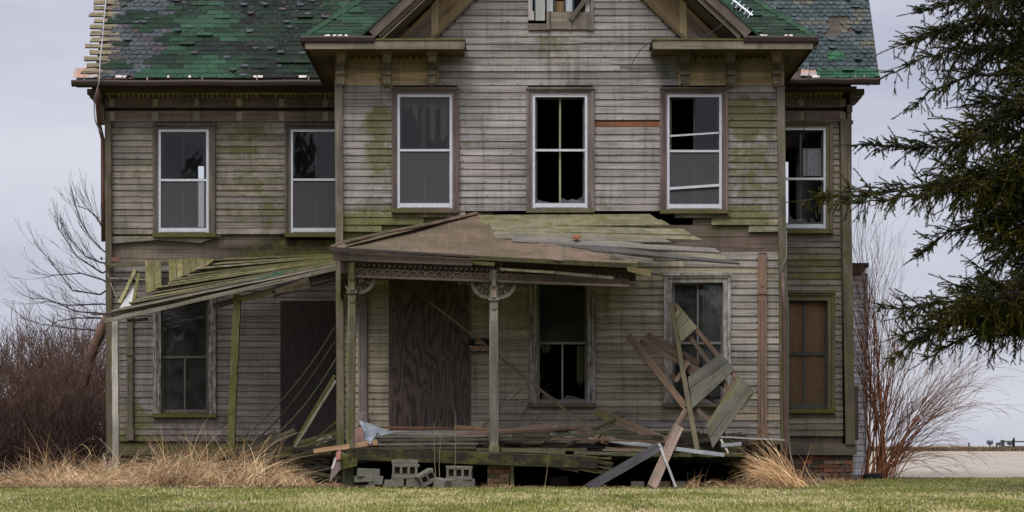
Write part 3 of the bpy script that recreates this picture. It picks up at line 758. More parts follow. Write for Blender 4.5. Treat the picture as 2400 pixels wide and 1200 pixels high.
# eave boards and gutters of the main roof
GD=32.32
def main_gutter(x0,x1,y0,y1,straps):
    mb=MB(); X0,X1=xw(x0,GD),xw(x1,GD); za,zb=soffit_z(y1,GD),soffit_z(y0,GD)
    prof=[(GD-30,zb),(GD-30-.012,zb+.004),(GD-30-.018,zb-.03),(GD-30+.0,za+.02),(GD-30+.06,za),(GD-30+.13,za+.02),(GD-30+.14,zb-.01),(GD-30+.05,za+.03)]
    rr=[[(x,yy,zz+.006*math.sin(i*1.3)) for yy,zz in prof] for i,x in enumerate(np.linspace(X0,X1,14))]
    mb.rings(rr,(GUTTER+(1,)),(0,0,0,1),[0]*14,[0]*8); g=build('gutter',mb,METAL,house)
    mb=MB()
    for s_ in straps: mb.rb(s_-1.5,y0-9,s_+1.5,y0+2,GD+.0,GD+.02,(.22,.18,.16))
    build('gutter_strap',mb,METAL,g)
    mb=MB(); mb.rb(x0+12,y0-6,x1,y1+2,GD+.15,GD+.2,(.06,.045,.03),(.25,0,.15)); build('fascia',mb,WOOD,house)
main_gutter(167,795,188,202,(197,231,345,474,602,723)); main_gutter(1812,2063,183,196,(1895,2005,2026))

# ------------------------------------------------------------ roofs
SL=R(60); cu,su=math.cos(SL),math.sin(SL)
EY=2.42; EZ=soffit_z(184,EY+30)
def RP(x,u,n=0): # point on main front slope: u up the slope, n out of it
    return Vector((x,EY+u*cu-n*su,EZ+u*su+n*cu))
XE0,XE1=xw(185,EY+30),xw(2064,EY+30); UM=3.6/cu
def roof_hole(x,u): # lost decking near the verges
    return False
mb=MB()
HOLES=[(1955,82,24,9),(2012,4,16,5)]
# roof boards: left verge has lost its slates, so its boards show; gaps between them
u=0.0; k=0
while u<UM:
    h=.098 if u<2.6 else .30
    lft=XE0+.03+rnd(-.03,.06) if u<2.4 else XE0
    mb.beam(RP(lft+.32,u+h/2,-.012),RP(XE1-.02,u+h/2,-.012),h*1.02,.02,(0,cu,su),(.08,.065,.048),(.1,0,.1),n=1)
    u+=h; k+=1
roof=build('roof',mb,WOOD,house)
mb=MB(); u=.16
while u<2.6:
    mb.beam(RP(XE0+.06+rnd(-.03,.08),u,-.004),RP(XE0+.62,u,-.004),.088+rnd(-.010,.012),.034,(0,cu,su),(.21,.175,.11),(.22,0,.05),n=3,wob=.006,jag=.05,split=2,var=.25)
    u+=.152
build('roof_lath',mb,WOOD,roof)
mb=MB(); mb.poly([RP(XE0+.2,0,-.22),RP(XE0+.2,UM,-.22),RP(XE0+.75,UM,-.22),RP(XE0+.75,0,-.22)],(.02,.018,.015)); 
bk=6.0
mb.poly([Vector((XE0,bk,EZ+UM*su)),Vector((XE1,bk,EZ+UM*su)),Vector((XE1,9.6,EZ)),Vector((XE0,9.6,EZ))],(.04,.045,.04))
for x in (XE0+.8,XE1-.5): mb.poly([Vector((x,EY+.1,EZ-.1)),Vector((x,9.5,EZ-.1)),Vector((x,bk,EZ+UM*su-.1))],(.05,.04,.035))
build('roof_underside',mb,PLAIN,roof)
def vnoise(x,y,seed=0):
    def h(i,j): 
        q=math.sin(i*127.1+j*311.7+seed*74.7)*43758.5453; return q-math.floor(q)
    i,j=math.floor(x),math.floor(y); fx,fy=x-i,y-j; fx=fx*fx*(3-2*fx); fy=fy*fy*(3-2*fy)
    return lerp(lerp(h(i,j),h(i+1,j),fx),lerp(h(i,j+1),h(i+1,j+1),fx),fy)
def shingles(mb,pt,x0f,x1f,u0,u1,expo,tw,colf,style='hex',lift=.008):
    r=0; u=u0
    while u<u1:
        x=x0f(u)-(tw/2 if r%2 else 0)-rnd(0,tw*.06)
        while x<x1f(u):
            a,b=max(x,x0f(u)),min(x+tw,x1f(u)); 
            if b-a>.02:
                c=colf((a+b)/2,u)
                if c is not None:
                    l=lift*rnd(.7,1.6); g=.0025; j=lambda s: rnd(-s,s)
                    if random.random()<.07: l*=rnd(2,5)
                    if style=='hex':
                        k=min(.028,(b-a)*.16)*rnd(.3,1.4); e=expo*.42
                        o=[(a+g,u+expo*1.15),(a+g,u+e*.55+j(.004)),(a+k,u+j(.004)),(b-k,u+j(.004)),(b-g,u+e*.55+j(.004)),(b-g,u+expo*1.15)]
                    else:
                        w_=b-a; sk=rnd(-.02,.02); o=[(a+g,u+expo*1.15),(a+g,u+expo*.34+j(.014)),(a+w_*.22,u+expo*.10+j(.014)),(a+w_*.5,u+j(.014)+sk*.3),(b-w_*.22,u+expo*.10+j(.014)+sk*.5),(b-g,u+expo*.34+j(.014)),(b-g,u+expo*1.15)]
                    n=len(o); top=u+expo*1.15
                    pts=[pt(X,U,.004+l*(top-U)/(expo*1.15)) for X,U in o]; low=[pt(X,U,0) for X,U in o]
                    faces=[list(range(n))]+[[i+1,i,n+i,n+i+1] for i in range(n-1)]
                    f=1+rnd(-.2,.2); cc=(c[0]*f,c[1]*f,c[2]*f)
                    mb.add(pts+low,faces,[[(0,0)]*n]+[[(0,0)]*4]*(n-1),[cc]*(2*n),[(0,0,0)]*(2*n))
            x+=tw
        u+=expo; r+=1
GREEN_D=(.019,.025,.021); GREEN_B=(.030,.112,.052); SLATE=(.062,.070,.076); SLATEP=(.070,.060,.066)
def left_col(x,u):
    X=(x-XE0)
    bright=vnoise(x*1.3+5,u*3.0,3)*.6+vnoise(x*4.2,u*8,5)*.4
    edge=max(0,1-abs(X-1.9)/1.6)*.20 - (0.12 if X>3.0 else 0)
    if X<.42+.1*vnoise(u*6,1): return None
    if X<.85+.9*vnoise(u*3,2.2) and vnoise(x*2.4,u*3.6,9)+rnd(-.06,.06)<.46: return None
    if vnoise(x*1.7+3,u*7,12)<.05: return None
    t=bright+edge+(.15 if u<.12 else 0)
    t+=rnd(-.07,.07)
    if t>.76: return (.031,.068,.040)
    if t>.62: return (.023,.042,.027)
    if t>.49: return (.021,.031,.023)
    return (GREEN_D[0]*rnd(.8,1.25),GREEN_D[1]*rnd(.8,1.3),GREEN_D[2])
mb=MB(); shingles(mb,lambda x,u,n:RP(x,u,n+.004),lambda u:XE0+.38+.10*vnoise(u*5,.3),lambda u:XE0+3.6 if u<.5 else XE0+6,.02,2.3,.105,.13,
    lambda x,u:(SLATE if vnoise(x*5,u*5,2)>.35 else SLATEP),'scale',.010)
build('slate_shingles',mb,SHINGLE,roof)
mb=MB(); shingles(mb,lambda x,u,n:RP(x,u,n+.012),lambda u:XE0+.36,lambda u:XE0+6.5,.0,2.3,.108,.30,left_col,'hex',.008)
build('green_shingles',mb,SHINGLE,roof)
def right_col(x,u):
    p=RP(x,u); X,Y=to_px(p)
    for hx,hy,a,b in HOLES:
        if ((X-hx)/a)**2+((Y-hy)/b)**2<1: return None
    if ((X-1965)/34)**2+((Y-70)/26)**2<1 and random.random()<.45: return None
    g=vnoise(x*3,u*4,21)
    if g>.78: return (.10,.095,.07)
    return (.050,.066,.068) if g<.5 else (.070,.085,.090)
xv0=xw(1650,EY+31)
mb=MB(); shingles(mb,lambda x,u,n:RP(x,u,n+.004),lambda u:xv0,lambda u:XE1-.03,.18,2.3,.098,.125,right_col,'scale',.014)
build('slate_shingles',mb,SHINGLE,roof)
mb=MB(); shingles(mb,lambda x,u,n:RP(x,u,n+.014),lambda u:xw(1905,EY+30)+u*.7,lambda u:XE1-.02,.0,.17,.07,.22,lambda x,u:(.03,.085,.045),'hex',.010)
build('green_shingles',mb,SHINGLE,roof); mb=MB(); shingles(mb,lambda x,u,n:RP(x,u,n+.016),lambda u:xw(1945,EY+30),lambda u:xw(1985,EY+30),.42,.60,.09,.16,lambda x,u:(.03,.10,.05),'hex',.010)
build('green_shingles',mb,SHINGLE,roof)
# the ridge part out of frame
mb=MB(); 
u=2.2
while u<UM-.1: mb.beam(RP(XE0+.4,u,.02),RP(XE1,u,.02),.42,.02,(0,cu,su),(.03,.05,.035),var=.2); u+=.4
build('green_shingles',mb,SHINGLE,roof)
mb=MB()
def flash(x0,y0,x1,y1,d): mb.slab(P(x0,y0,d),P(x1,y0,d+.02),P(x1+3,y1,d-.1),P(x0-2,y1,d-.1),.006,lambda p:(.38,.19,.12) if vnoise(p[0]*7,p[2]*9)>.45 else (.30,.28,.27),n=8,wob=.006)
flash(173,160,228,181,32.55); flash(1878,163,1912,178,32.5); flash(1905,158,2062,163,32.66)
build('copper_flashing',mb,METAL,roof)
mb=MB()
for i in range(16):
    x=rnd(250,1900) if i<9 else rnd(1900,1910)
    if i<9 and x>740: x=rnd(260,740)
    mb.slab(P(x,177,32.36),P(x+rnd(4,14),177,32.36),P(x+rnd(4,14),182,32.32),P(x,182,32.32),.004,(.5,.42,.37),n=1,wob=.004)
build('peeling_drip_edge',mb,METAL,roof)

# hipped roof of the bay
SB=R(43); cb_,sb_=math.cos(SB),math.sin(SB); HY=-.68; HZ=soffit_z(87,29.32)
def HP(x,u,n=0): return Vector((x,HY+u*cb_-n*sb_,HZ+u*sb_+n*cb_))
hx0,hx1=xw(707,29.32),xw(1914,29.32); UB=4.1/cb_; slope_in=cb_*.98
mb=MB()
ap0=Vector((hx0+UB*slope_in,HY+UB*cb_,HZ+UB*sb_)); ap1=Vector((hx1-UB*slope_in,HY+UB*cb_,HZ+UB*sb_))
c0,c1=Vector((hx0,HY,HZ)),Vector((hx1,HY,HZ))
def valley(u): return 3.1-.02-u*sb_/RS+(zap+.36-HZ-3.1*RS)/RS   # half width of the gable where it cuts the front slope
uv_=min(UB,3.0)
mb.poly([c0,HP(xc-valley(0),0),HP(xc-valley(uv_),uv_),HP(min(hx0+uv_*slope_in,xc-valley(uv_)),uv_)],(.03,.07,.04))
mb.poly([HP(xc+valley(0),0),c1,HP(max(hx1-uv_*slope_in,xc+valley(uv_)),uv_),HP(xc+valley(uv_),uv_)],(.03,.07,.04))
mb.poly([c0,ap0,Vector((ap0.x,6,ap0.z)),Vector((hx0,2.6,HZ))],(.03,.06,.04)); mb.poly([c1,Vector((hx1,2.6,HZ)),Vector((ap1.x,6,ap1.z)),ap1],(.03,.06,.04))
broof=build('roof',mb,SHINGLE,house)
def bay_col_r(x,u):
    t=vnoise(x*3,u*6,31)
    t+=rnd(-.12,.12)
    return (.024,.054,.030) if t>.66 else ((.020,.039,.025) if t>.42 else (.019,.029,.021))
mb=MB(); shingles(mb,lambda x,u,n:HP(x,u,n+.003),lambda u:hx0+u*slope_in,lambda u:max(hx0+u*slope_in,xc-valley(u)),.0,2.0,.105,.30,bay_col_r,'hex',.006)
build('green_shingles',mb,SHINGLE,broof); mb=MB(); shingles(mb,lambda x,u,n:HP(x,u,n+.003),lambda u:min(hx1-u*slope_in,xc+valley(u)),lambda u:hx1-u*slope_in,.0,2.0,.105,.30,bay_col_r,'hex',.006)
for k in range(15):
    for s0 in (0,1):
        x=(hx0+k*.10) if s0==0 else (hx1-k*.10); sg=1 if s0==0 else -1; u=k*.10/slope_in
        mb.slab(HP(x,u,.02),HP(x+sg*.13,u+.02,.02),HP(x+sg*.20,u+.14,.024),HP(x+sg*.1,u+.14,.03),.006*sg,(.026,.060,.032),n=1,var=.3)
build('green_shingles',mb,SHINGLE,broof)
# shingled skin of the gable over it
mb=MB()
for sgn in (-1,1):
    nx,nz=RS/math.hypot(RS,1),1/math.hypot(RS,1)
    def rp(dx,y,up): return Vector((xc+sgn*(dx+nx*up),y,zap-dx*RS+nz*up))
    mb.slab(rp(0,-.74,.28),rp(3.05,-.74,.28),rp(3.05,3.2,.28),rp(0,3.2,.28),.03 if sgn>0 else -.03,(.03,.06,.04),n=6)
build('gable_roof',mb,SHINGLE,house)
mb=MB()
for i in range(10):
    x=rnd(728,860) if i<6 else rnd(1750,1880)
    mb.slab(P(x,82,29.34),P(x+rnd(4,12),81,29.34),P(x+rnd(4,12),86,29.30),P(x,86,29.30),.004,(.5,.43,.38),n=1,wob=.004)
mb.slab(P(1712,42,29.9),P(1742,44,29.9),P(1744,53,29.8),P(1716,52,29.8),.01,(.50,.46,.50),n=2); mb.slab(P(1720,68,29.5),P(1745,86,29.4),P(1780,88,29.4),P(1738,78,29.45),.01,(.2,.16,.13),n=3)
mb.slab(P(913,30,29.9),P(922,29,29.9),P(922,36,29.85),P(914,37,29.85),.01,(.6,.56,.5),n=1)
build('peeling_drip_edge',mb,METAL,broof)

# ------------------------------------------------------------ the closed body of the house
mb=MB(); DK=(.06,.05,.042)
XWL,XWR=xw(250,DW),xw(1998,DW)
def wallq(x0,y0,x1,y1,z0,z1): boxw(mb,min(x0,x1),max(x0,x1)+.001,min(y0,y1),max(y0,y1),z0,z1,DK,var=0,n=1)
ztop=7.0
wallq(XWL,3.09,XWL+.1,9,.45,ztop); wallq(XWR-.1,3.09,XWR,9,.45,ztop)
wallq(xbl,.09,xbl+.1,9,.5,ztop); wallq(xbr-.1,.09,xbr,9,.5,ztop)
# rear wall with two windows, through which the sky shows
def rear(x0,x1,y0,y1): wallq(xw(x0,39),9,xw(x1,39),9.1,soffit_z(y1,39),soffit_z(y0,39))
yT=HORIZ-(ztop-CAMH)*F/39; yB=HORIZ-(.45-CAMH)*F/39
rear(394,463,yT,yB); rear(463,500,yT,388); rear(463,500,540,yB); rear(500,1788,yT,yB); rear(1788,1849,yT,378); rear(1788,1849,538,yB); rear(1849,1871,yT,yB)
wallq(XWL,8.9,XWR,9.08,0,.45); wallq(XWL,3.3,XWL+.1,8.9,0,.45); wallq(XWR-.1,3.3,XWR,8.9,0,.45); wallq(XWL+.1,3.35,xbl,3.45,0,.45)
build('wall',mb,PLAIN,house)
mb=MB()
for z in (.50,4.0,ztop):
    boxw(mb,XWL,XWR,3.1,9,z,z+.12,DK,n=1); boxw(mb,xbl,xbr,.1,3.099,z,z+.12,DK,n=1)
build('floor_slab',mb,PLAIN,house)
# near-black sheet behind the gable vent, attic darkness put into its colour
mb=MB(); mb.poly([Vector((xc-3,.4,6.9)),Vector((xc+3,.4,6.9)),Vector((xc+.2,.4,9.6)),Vector((xc-.2,.4,9.6))],(.02,.017,.015)); build('attic_dark_sheet',mb,PLAIN,house)
# brick footing of the right wing
def bricks(mb,x0,x1,y0,y1,d,bw,bh,dep=.1,miss=.08,cols=((.20,.085,.05),(.13,.07,.05),(.17,.12,.08),(.09,.065,.05))):
    y=y1; r=0
    while y>y0+2:
        x=x0-(bw/2 if r%2 else 0)
        while x<x1:
            a,b=max(x,x0),min(x+bw,x1)
            if b-a>3 and random.random()>miss: mb.rb(a+.5,y-bh+.6,b-.5,y-.4,d+rnd(-.02,.02),d+dep,random.choice(cols),var=.25)
            x+=bw
        y-=bh; r+=1
mb=MB(); bricks(mb,1830,2000,1064,1126,DW-.0,25,9.5); mb.rb(1832,1066,1998,1126,DW+.03,DW+.2,(.05,.042,.036)); build('brick_footing',mb,BRICK,house)
mb=MB(); bricks(mb,262,660,1066,1126,DW+.25,25,9.5,miss=.25); build('brick_footing',mb,BRICK,house)
mb=MB(); mb.tube([P(1868,1048,DW-.14),P(1868,1051,DW-.14)],.01,(.1,.1,.1)); 
# rear ell beyond the right corner
mb=MB()
for k in range(34): 
    yb=1112-k*14.2
    if yb>640: clap(mb,1960,2030+(yb-640)*.004,yb,14.2,38.0,(.48,.46,.47))
ell=build('rear_wing',mb,WOOD,house)
mb=MB(); mb.rb(1950,616,2036,626,37.55,38.2,(.06,.045,.035)); mb.slab(P(1950,626,37.7),P(2034,622,37.7),P(2016,644,38),P(1950,644,38),.02,(.13,.09,.05),n=2); mb.slab(P(1950,616,37.5),P(2037,617,37.5),P(2024,628,40.5),P(1950,628,40.5),.04,(.04,.035,.035),n=2)
build('eave',mb,WOOD,ell)
mb=MB(); mb.rb(2030,640,2034,1112,37.95,38.0,(.45,.43,.44)); build('corner_board',mb,WOOD,ell)
mb=MB(); boxw(mb,xw(1950,38),xw(2031,38),8.03,13,.0,3.9,(.35,.34,.34),n=1); build('wall',mb,PLAIN,ell)
mb=MB(); mb.rb(2001,905,2012,1032,DW-.1,DW+.1,(.05,.032,.028)); build('shutter_board',mb,WOOD,house)

# downspouts, wires
mb=MB(); dsp=[(230,204,32.4),(228,240,32.5),(232,290,32.75),(241,328,32.9),(241,430,32.9),(242,566,32.9)]
mb.tube([P(*q) for q in dsp],.038,lambda p:(.10,.042,.032) if vnoise(p[0]*9,p[2]*3)>.4 else (.06,.035,.03),k=8); build('downspout',mb,METAL,house,smooth=True)
mb=MB(); mb.tube([P(1833,640,29.85),P(1838,720,29.85),P(1839,900,29.85),P(1842,1030,29.8),P(1838,1096,29.7)],.036,(.085,.048,.036),k=8); build('downspout',mb,METAL,house,smooth=True)
def wire(name,pts,r,col,label,cat='cable'):
    mb=MB(); dense=[]
    P3=[P(*q) for q in pts]
    for i in range(len(P3)-1):
        for j in range(5):
            t=j/5; p0=P3[max(i-1,0)];p1=P3[i];p2=P3[i+1];p3=P3[min(i+2,len(P3)-1)]
            dense.append(.5*((2*p1)+(p2-p0)*t+(2*p0-5*p1+4*p2-p3)*t*t+(3*p1-p0-3*p2+p3)*t**3))
    dense.append(P3[-1]); mb.tube(dense,r,col,k=6)
    return tag(build(name,mb,METAL,None,smooth=True),label,cat)
wire('power_cable',[(250,-8,33.4),(244,40,32.9),(240,90,32.6),(234,150,32.3),(233,185,32.22),(227,212,32.3),(221,240,32.5),(224,285,32.6),(240,312,32.8)],.011,(.34,.34,.36),'pale grey cable hanging down over the left roof edge and gutter')
wire('power_cable',[(1920,95,29.4),(1900,150,31.2),(1893,210,32.6),(1886,300,32.85),(1880,330,32.85)],.006,(.02,.02,.02),'thin black wire dropping from the bay eave past the right upper window')
wire('power_cable',[(1705,35,29.2),(1690,60,29.15),(1650,84,29.15),(1600,93,29.2),(1545,95,29.2),(1515,105,29.3),(1492,130,29.5),(1481,150,29.9)],.006,(.02,.018,.016),'thin black wire looping over the right cornice return and curling down')
wire('power_cable',[(1843,540,29.9),(1843,600,29.85),(1834,625,29.85),(1835,650,29.9),(1846,700,29.9),(1847,850,29.9),(1848,1030,29.9),(1858,1085,29.8),(1862,1112,29.75)],.009,(.16,.16,.14),'grey cable running down beside the right bay corner to the ground')
wire('power_cable',[(252,640,32.85),(262,670,32.8),(275,700,32.7),(290,716,32.5)],.008,(.30,.26,.18),'short tan cable curling from the left corner board above the fallen porch')

# ------------------------------------------------------------ fallen side porch (left)
sp=empty('side_porch',(-4.6,2.0,0),'collapsed mossy side porch with sagging plank roof in the left recess','porch')
mb=MB(); NP=12
def Rr(t): return P(789,lerp(599,627,t),lerp(32.9,31.2,t))
def Lr(t): return P(lerp(512,256,t)+rnd(-10,10),lerp(612,748,t)+rnd(-1,1),lerp(32.88,31.1,t))
def Lc(t): return P(lerp(512,256,t),lerp(612,748,t),lerp(32.88,31.1,t))
for i in range(NP):
    t0,t1=i/NP,(i+1)/NP; shift=rnd(-14,10)
    ms=lambda p,t0=t0,q=rnd(-.15,.15):(max(.04,.50-.50*t0+q+(.20 if p[0]>-4.1 else (-.25 if p[0]<-5.6 else 0))),.12 if t0>.55 else 0,.10+q*.5+(.12 if t0>.45 else 0))
    dl=Vector((shift*31/F,0,0)); tw=rnd(.01,.06); lf=Vector((0,-.01,.035))
    mb.slab(Lc(t0)+dl-Vector((0,0,.015)),Rr(t0)-Vector((0,0,.012)),Rr(t1-.012)+lf*.7,Lc(t1-.03)+dl*.6+lf+Vector((0,-.02,tw)),.03,random.choice(((.17,.155,.08),(.21,.185,.12),(.13,.115,.075),(.19,.165,.125))),ms,n=12,wob=.005,var=.2)
build('roof_plank',mb,WOOD,sp)
# the worn outer edge boards
mb=MB(); mb.pb(250,752,31.0,789,629,31.15,9,.05,(.23,.205,.16),(.28,.12,.1),n=10,wob=.006,jag=.12,split=2)
mb.pb(290,742,31.15,620,668,31.18,6,.04,(.10,.085,.06),(.2,0,.3),n=6,wob=.006)
build('eave_board',mb,WOOD,sp)
mb=MB()
for x0,x1,yt,yl,yr in ((340,359,612,690,683),(360,377,613,684,676),(395,412,611,664,655),(413,428,610,656,648),(429,445,609,650,641),(446,460,609,641,634),(461,478,608,634,626),(479,499,607,628,612)):
    dt,db=32.84,32.84-(yl-yt)*.0125
    mb.slab(P(x0,yt+rnd(-1,2),dt),P(x0+2,yl,db),P(x1+2,yr,db),P(x1,yt+rnd(-1,2),dt),-.022,(.17,.145,.065),(.36,0,.1),n=5,wob=.003,var=.2)
build('hip_plank',mb,WOOD,sp)
mb=MB(); a=(.35,0,.15)
mb.pb(256,622,32.8,510,613,32.86,7,.09,(.13,.11,.07),a,n=5,wob=.005,jag=.1,split=2); mb.pb(255,657,32.5,400,662,32.5,9,.08,(.075,.062,.045),(.2,0,.3),n=5,wob=.012,jag=.2,split=3)
mb.pb(258,652,32.46,350,656,32.46,3,.03,(.40,.36,.28),(0,.1,0),n=4,wob=.006); mb.pb(318,632,32.6,280,712,31.9,8,.05,(.22,.20,.10),(.4,0,0),n=3)
build('roof_frame',mb,WOOD,sp)
mb=MB(); mb.slab(P(316,668,32.2),P(276,728,31.7),P(304,722,31.7),P(322,666,32.2),.02,(.36,.36,.35),(.05,.3,0),n=4); mb.slab(P(322,640,32.3),P(306,724,31.72),P(314,726,31.72),P(328,640,32.3),.02,(.16,.15,.05),(.5,0,0),n=3); build('rake_board',mb,WOOD,sp)
# beam remnants under the eave
mb=MB(); mb.slab(P(556,700,31.25),P(640,676,31.25),P(638,690,31.25),P(570,708,31.25),.06,(.11,.10,.05),(.5,0,.1),n=5,wob=.006); mb.slab(P(644,680,31.3),P(724,650,31.3),P(730,676,31.3),P(650,690,31.3),.06,(.15,.115,.075),(.3,0,.15),n=5,wob=.006)
mb.pb(500,718,31.3,790,640,31.4,12,.12,(.045,.036,.028),(.2,0,.3),n=4); mb.pb(640,694,31.6,790,655,31.7,5,.04,(.12,.075,.05),(0,0,.1),n=3)
build('porch_beam',mb,WOOD,sp)
mb=MB(); mb.pb(216,734,31.2,262,738,31.3,6,.04,(.05,.035,.03),(0,0,.1)); mb.pb(300,752,31.5,345,748,31.4,7,.05,(.03,.024,.02),(0,0,.3)); build('roof_stub',mb,WOOD,sp)
mb=MB(); mb.slab(P(592,658,31.33),P(652,638,31.5),P(700,630,31.6),P(600,664,31.28),.012,(.035,.085,.055),(0,0,0),n=6,wob=.008,var=.1); build('shingle_scrap',mb,SHINGLE,sp)
# posts
mb=MB(); mb.pb(270,748,31.2,272,1116,31.2,14,.10,(.40,.37,.30),(.10,.42,0),n=12,wob=.004); build('post',mb,WOOD,sp)
mb=MB(); mb.pb(557,690,31.3,548,880,31.3,17,.11,(.10,.09,.04),(.48,0,.1),n=8,wob=.004); mb.pb(548,880,31.3,541,1066,31.3,17,.11,(.10,.09,.04),(.52,0,.1),n=8,wob=.004); build('post',mb,WOOD,sp)
# remains of its floor, tilted and rotted
mb=MB()
for (x1,y1,d1,x2,y2,d2,w_,c,m) in ((300,1076,31.6,640,1064,31.6,9,(.09,.08,.04),.45),(600,1062,31.2,792,1050,31.3,8,(.10,.10,.045),.55),(560,1075,31.0,770,1062,30.9,7,(.10,.09,.05),.5),
     (690,1095,31.2,790,1100,31.2,9,(.07,.06,.045),.2),(640,1072,32.2,800,1072,32.2,12,(.03,.025,.02),.1),(300,1092,32.2,560,1086,32.2,14,(.08,.075,.04),.4),(560,1052,32.0,690,1045,32.0,8,(.05,.045,.03),.2)):
    mb.pb(x1,y1,d1,x2,y2,d2,w_,.10,(c[0]*.7,c[1]*.7,c[2]*.7),(m*.7,0,.3),n=6,wob=.012,jag=.25,split=3)
build('floor_board',mb,WOOD,sp)

# ------------------------------------------------------------ front porch on the bay
fp=empty('front_porch',(.3,-1,0),'front porch of the bay with sagging rusty tin roof, carved posts and rotten deck','porch')
DE,DT=27.72,29.96
def y_eave(x): return 586+(x-785)*.0455
def D_roof(x,y):
    v=(y-503)/(y_eave(x)-503); return lerp(DT,DE,max(-.2,min(1.15,v)))
TOPL=[(785,584),(830,566),(905,548),(1010,528),(1080,510),(1110,502),(1124,503),(1128,512),(1146,520),(1152,540),(1190,545),(1300,549),(1345,556),(1382,570),(1400,583),(1425,589),(1468,592),(1484,602),(1494,612)]
BOTL=[(785,586),(1120,599),(1200,604),(1320,612),(1420,615),(1494,618)]
mb=MB(); rr=[]; xsn=[785+i*7.1 for i in range(101)]; NV=7
grid=[]
for x in xsn:
    yt,yb=interp(TOPL,x),interp(BOTL,x)+(2.2*vnoise(x*.05,1.5)-1 if x>1120 else 0); colm=[]
    for j in range(NV+1):
        y=lerp(yt,yb,j/NV); d=D_roof(x,y); p=P(x,y,d)
        p=p+Vector((0,-.3,.5)).normalized()*(.012*math.sin(x*.022+y*.05)+.005*math.sin(x*.05)+rnd(-.0015,.0015)); colm.append(p)
    grid.append(colm)
for i in range(100):
    for j in range(NV):
        q=[grid[i][j],grid[i][j+1],grid[i+1][j+1],grid[i+1][j]]
        uvq=[(p.x,(p-P(1100,503,DT)).length*.0+ (p.z*2.2)) for p in q]
        mb.poly(q,(1,1,1),uvs=uvq)
        lo=[p-Vector((0,0,.012)) for p in reversed(q)]; mb.poly(lo,(1,1,1))
mb.poly([P(785,584,DE),P(1118,501,DT),P(816,619,DT)],(1,1,1))
roofp=build('tin_roof',mb,TIN,fp)
mb=MB(); mb.tube([P(776,580,27.75),P(800,570,28.0),P(905,545,28.9),P(1010,525,29.5),P(1118,500,29.95)],.03,(1,1,1),k=6); mb.slab(P(770,582,27.75),P(800,566,28.1),P(815,580,27.9),P(786,590,27.7),.02,(1,1,1),n=2,wob=.004); build('hip_cap',mb,TIN,roofp)
mb=MB(); mb.tube([P(1122,512,29.8),P(1124,503,29.9)],.02,(.20,.09,.06)); mb.slab(P(1340,558,28.6),P(1350,554,28.7),P(1362,556,28.65),P(1352,562,28.5),.02,(.22,.065,.03),n=2); build('roof_patch',mb,METAL,roofp)
# torn-back roof boards
mb=MB()
for (xl,xr,yl,yr,h,m,c,r) in ((1122,1545,514,512,15,.40,(.185,.165,.10),0),(1128,1572,525,524,13,.40,(.19,.17,.10),0),(1132,1622,535,546,14,.38,(.18,.165,.105),0),(1150,1646,548,560,9,.32,(.175,.155,.10),0),
    (1160,1575,556,566,10,.25,(.16,.145,.11),.1),(1200,1690,562,590,11,.10,(.15,.135,.115),.28),(1300,1624,572,606,12,.05,(.105,.095,.085),.4),(1380,1735,586,617,8,.0,(.085,.075,.07),.35),(1340,1530,560,578,9,.2,(.21,.19,.14),.2)):
    e=P(xr,yr,D_roof(xr,yr)+.03); s0=P(xl,yl,D_roof(xl,yl)+.04)
    tipx=xr-(22 if r<.2 else rnd(0,40))
    mb.slab(P(xl,yl-h/2,D_roof(xl,yl-h/2)+.03),P(tipx,yr-h/2,D_roof(xr,yr-h/2)+.01-(.1 if r>.2 else 0)),P(xr,yr+h/2,D_roof(xr,yr+h/2)+.01-(.1 if r>.2 else 0)),P(xl,yl+h/2+.6,D_roof(xl,yl+h/2)+.03),.022,c,(m,.02 if r<.2 else .12,r),n=12,wob=.003,var=.14)
mb.pb(1440,600,27.9,1528,612,27.95,10,.03,(.17,.15,.12),(.1,.1,.2),n=4,jag=.15,split=3,wob=.004)
build('roof_plank',mb,WOOD,fp)
# dark lining below the roof boards, rafters
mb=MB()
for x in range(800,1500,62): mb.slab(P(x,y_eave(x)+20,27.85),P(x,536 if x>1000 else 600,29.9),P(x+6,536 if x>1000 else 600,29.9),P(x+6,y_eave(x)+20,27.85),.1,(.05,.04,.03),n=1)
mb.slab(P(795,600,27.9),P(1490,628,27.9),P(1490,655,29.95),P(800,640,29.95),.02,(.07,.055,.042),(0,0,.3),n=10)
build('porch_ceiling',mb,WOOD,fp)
# eave fascia: sound at the left, broken and mossy to the right
mb=MB(); mb.slab(P(772,579,27.55),P(1122,600,27.55),P(1122,604,27.55),P(776,588,27.55),.05,(.05,.038,.032),(.15,0,.1),n=10,wob=.003); mb.slab(P(780,588,27.62),P(1108,606,27.62),P(1106,623,27.62),P(780,610,27.62),.03,(.13,.092,.075),(.04,.05,.08),n=8,var=0)
build('fascia',mb,WOOD,fp)
mb=MB()
mb.slab(P(1100,612,27.7),P(1160,616,27.7),P(1158,624,27.7),P(1104,620,27.7),.04,(.09,.083,.035),(.35,0,.25),n=4,wob=.01)
mb.slab(P(1170,628,27.6),P(1300,636,27.6),P(1298,642,27.6),P(1174,634,27.6),.03,(.12,.11,.065),(.35,0,.2),n=8,wob=.014); mb.slab(P(1300,636,27.6),P(1440,648,27.6),P(1436,655,27.6),P(1300,643,27.6),.03,(.09,.078,.048),(.25,0,.3),n=8,wob=.014)
mb.slab(P(1100,599,27.70),P(1496,618,27.73),P(1494,629,27.73),P(1100,609,27.70),.03,(.06,.055,.024),(.35,0,.3),n=24,wob=.016)
mb.slab(P(1468,626,27.7),P(1526,632,27.75),P(1524,650,27.75),P(1470,636,27.7),.03,(.15,.12,.055),(.3,0,.15),n=4,wob=.012)
build('broken_eave',mb,WOOD,fp)
DP=28.0
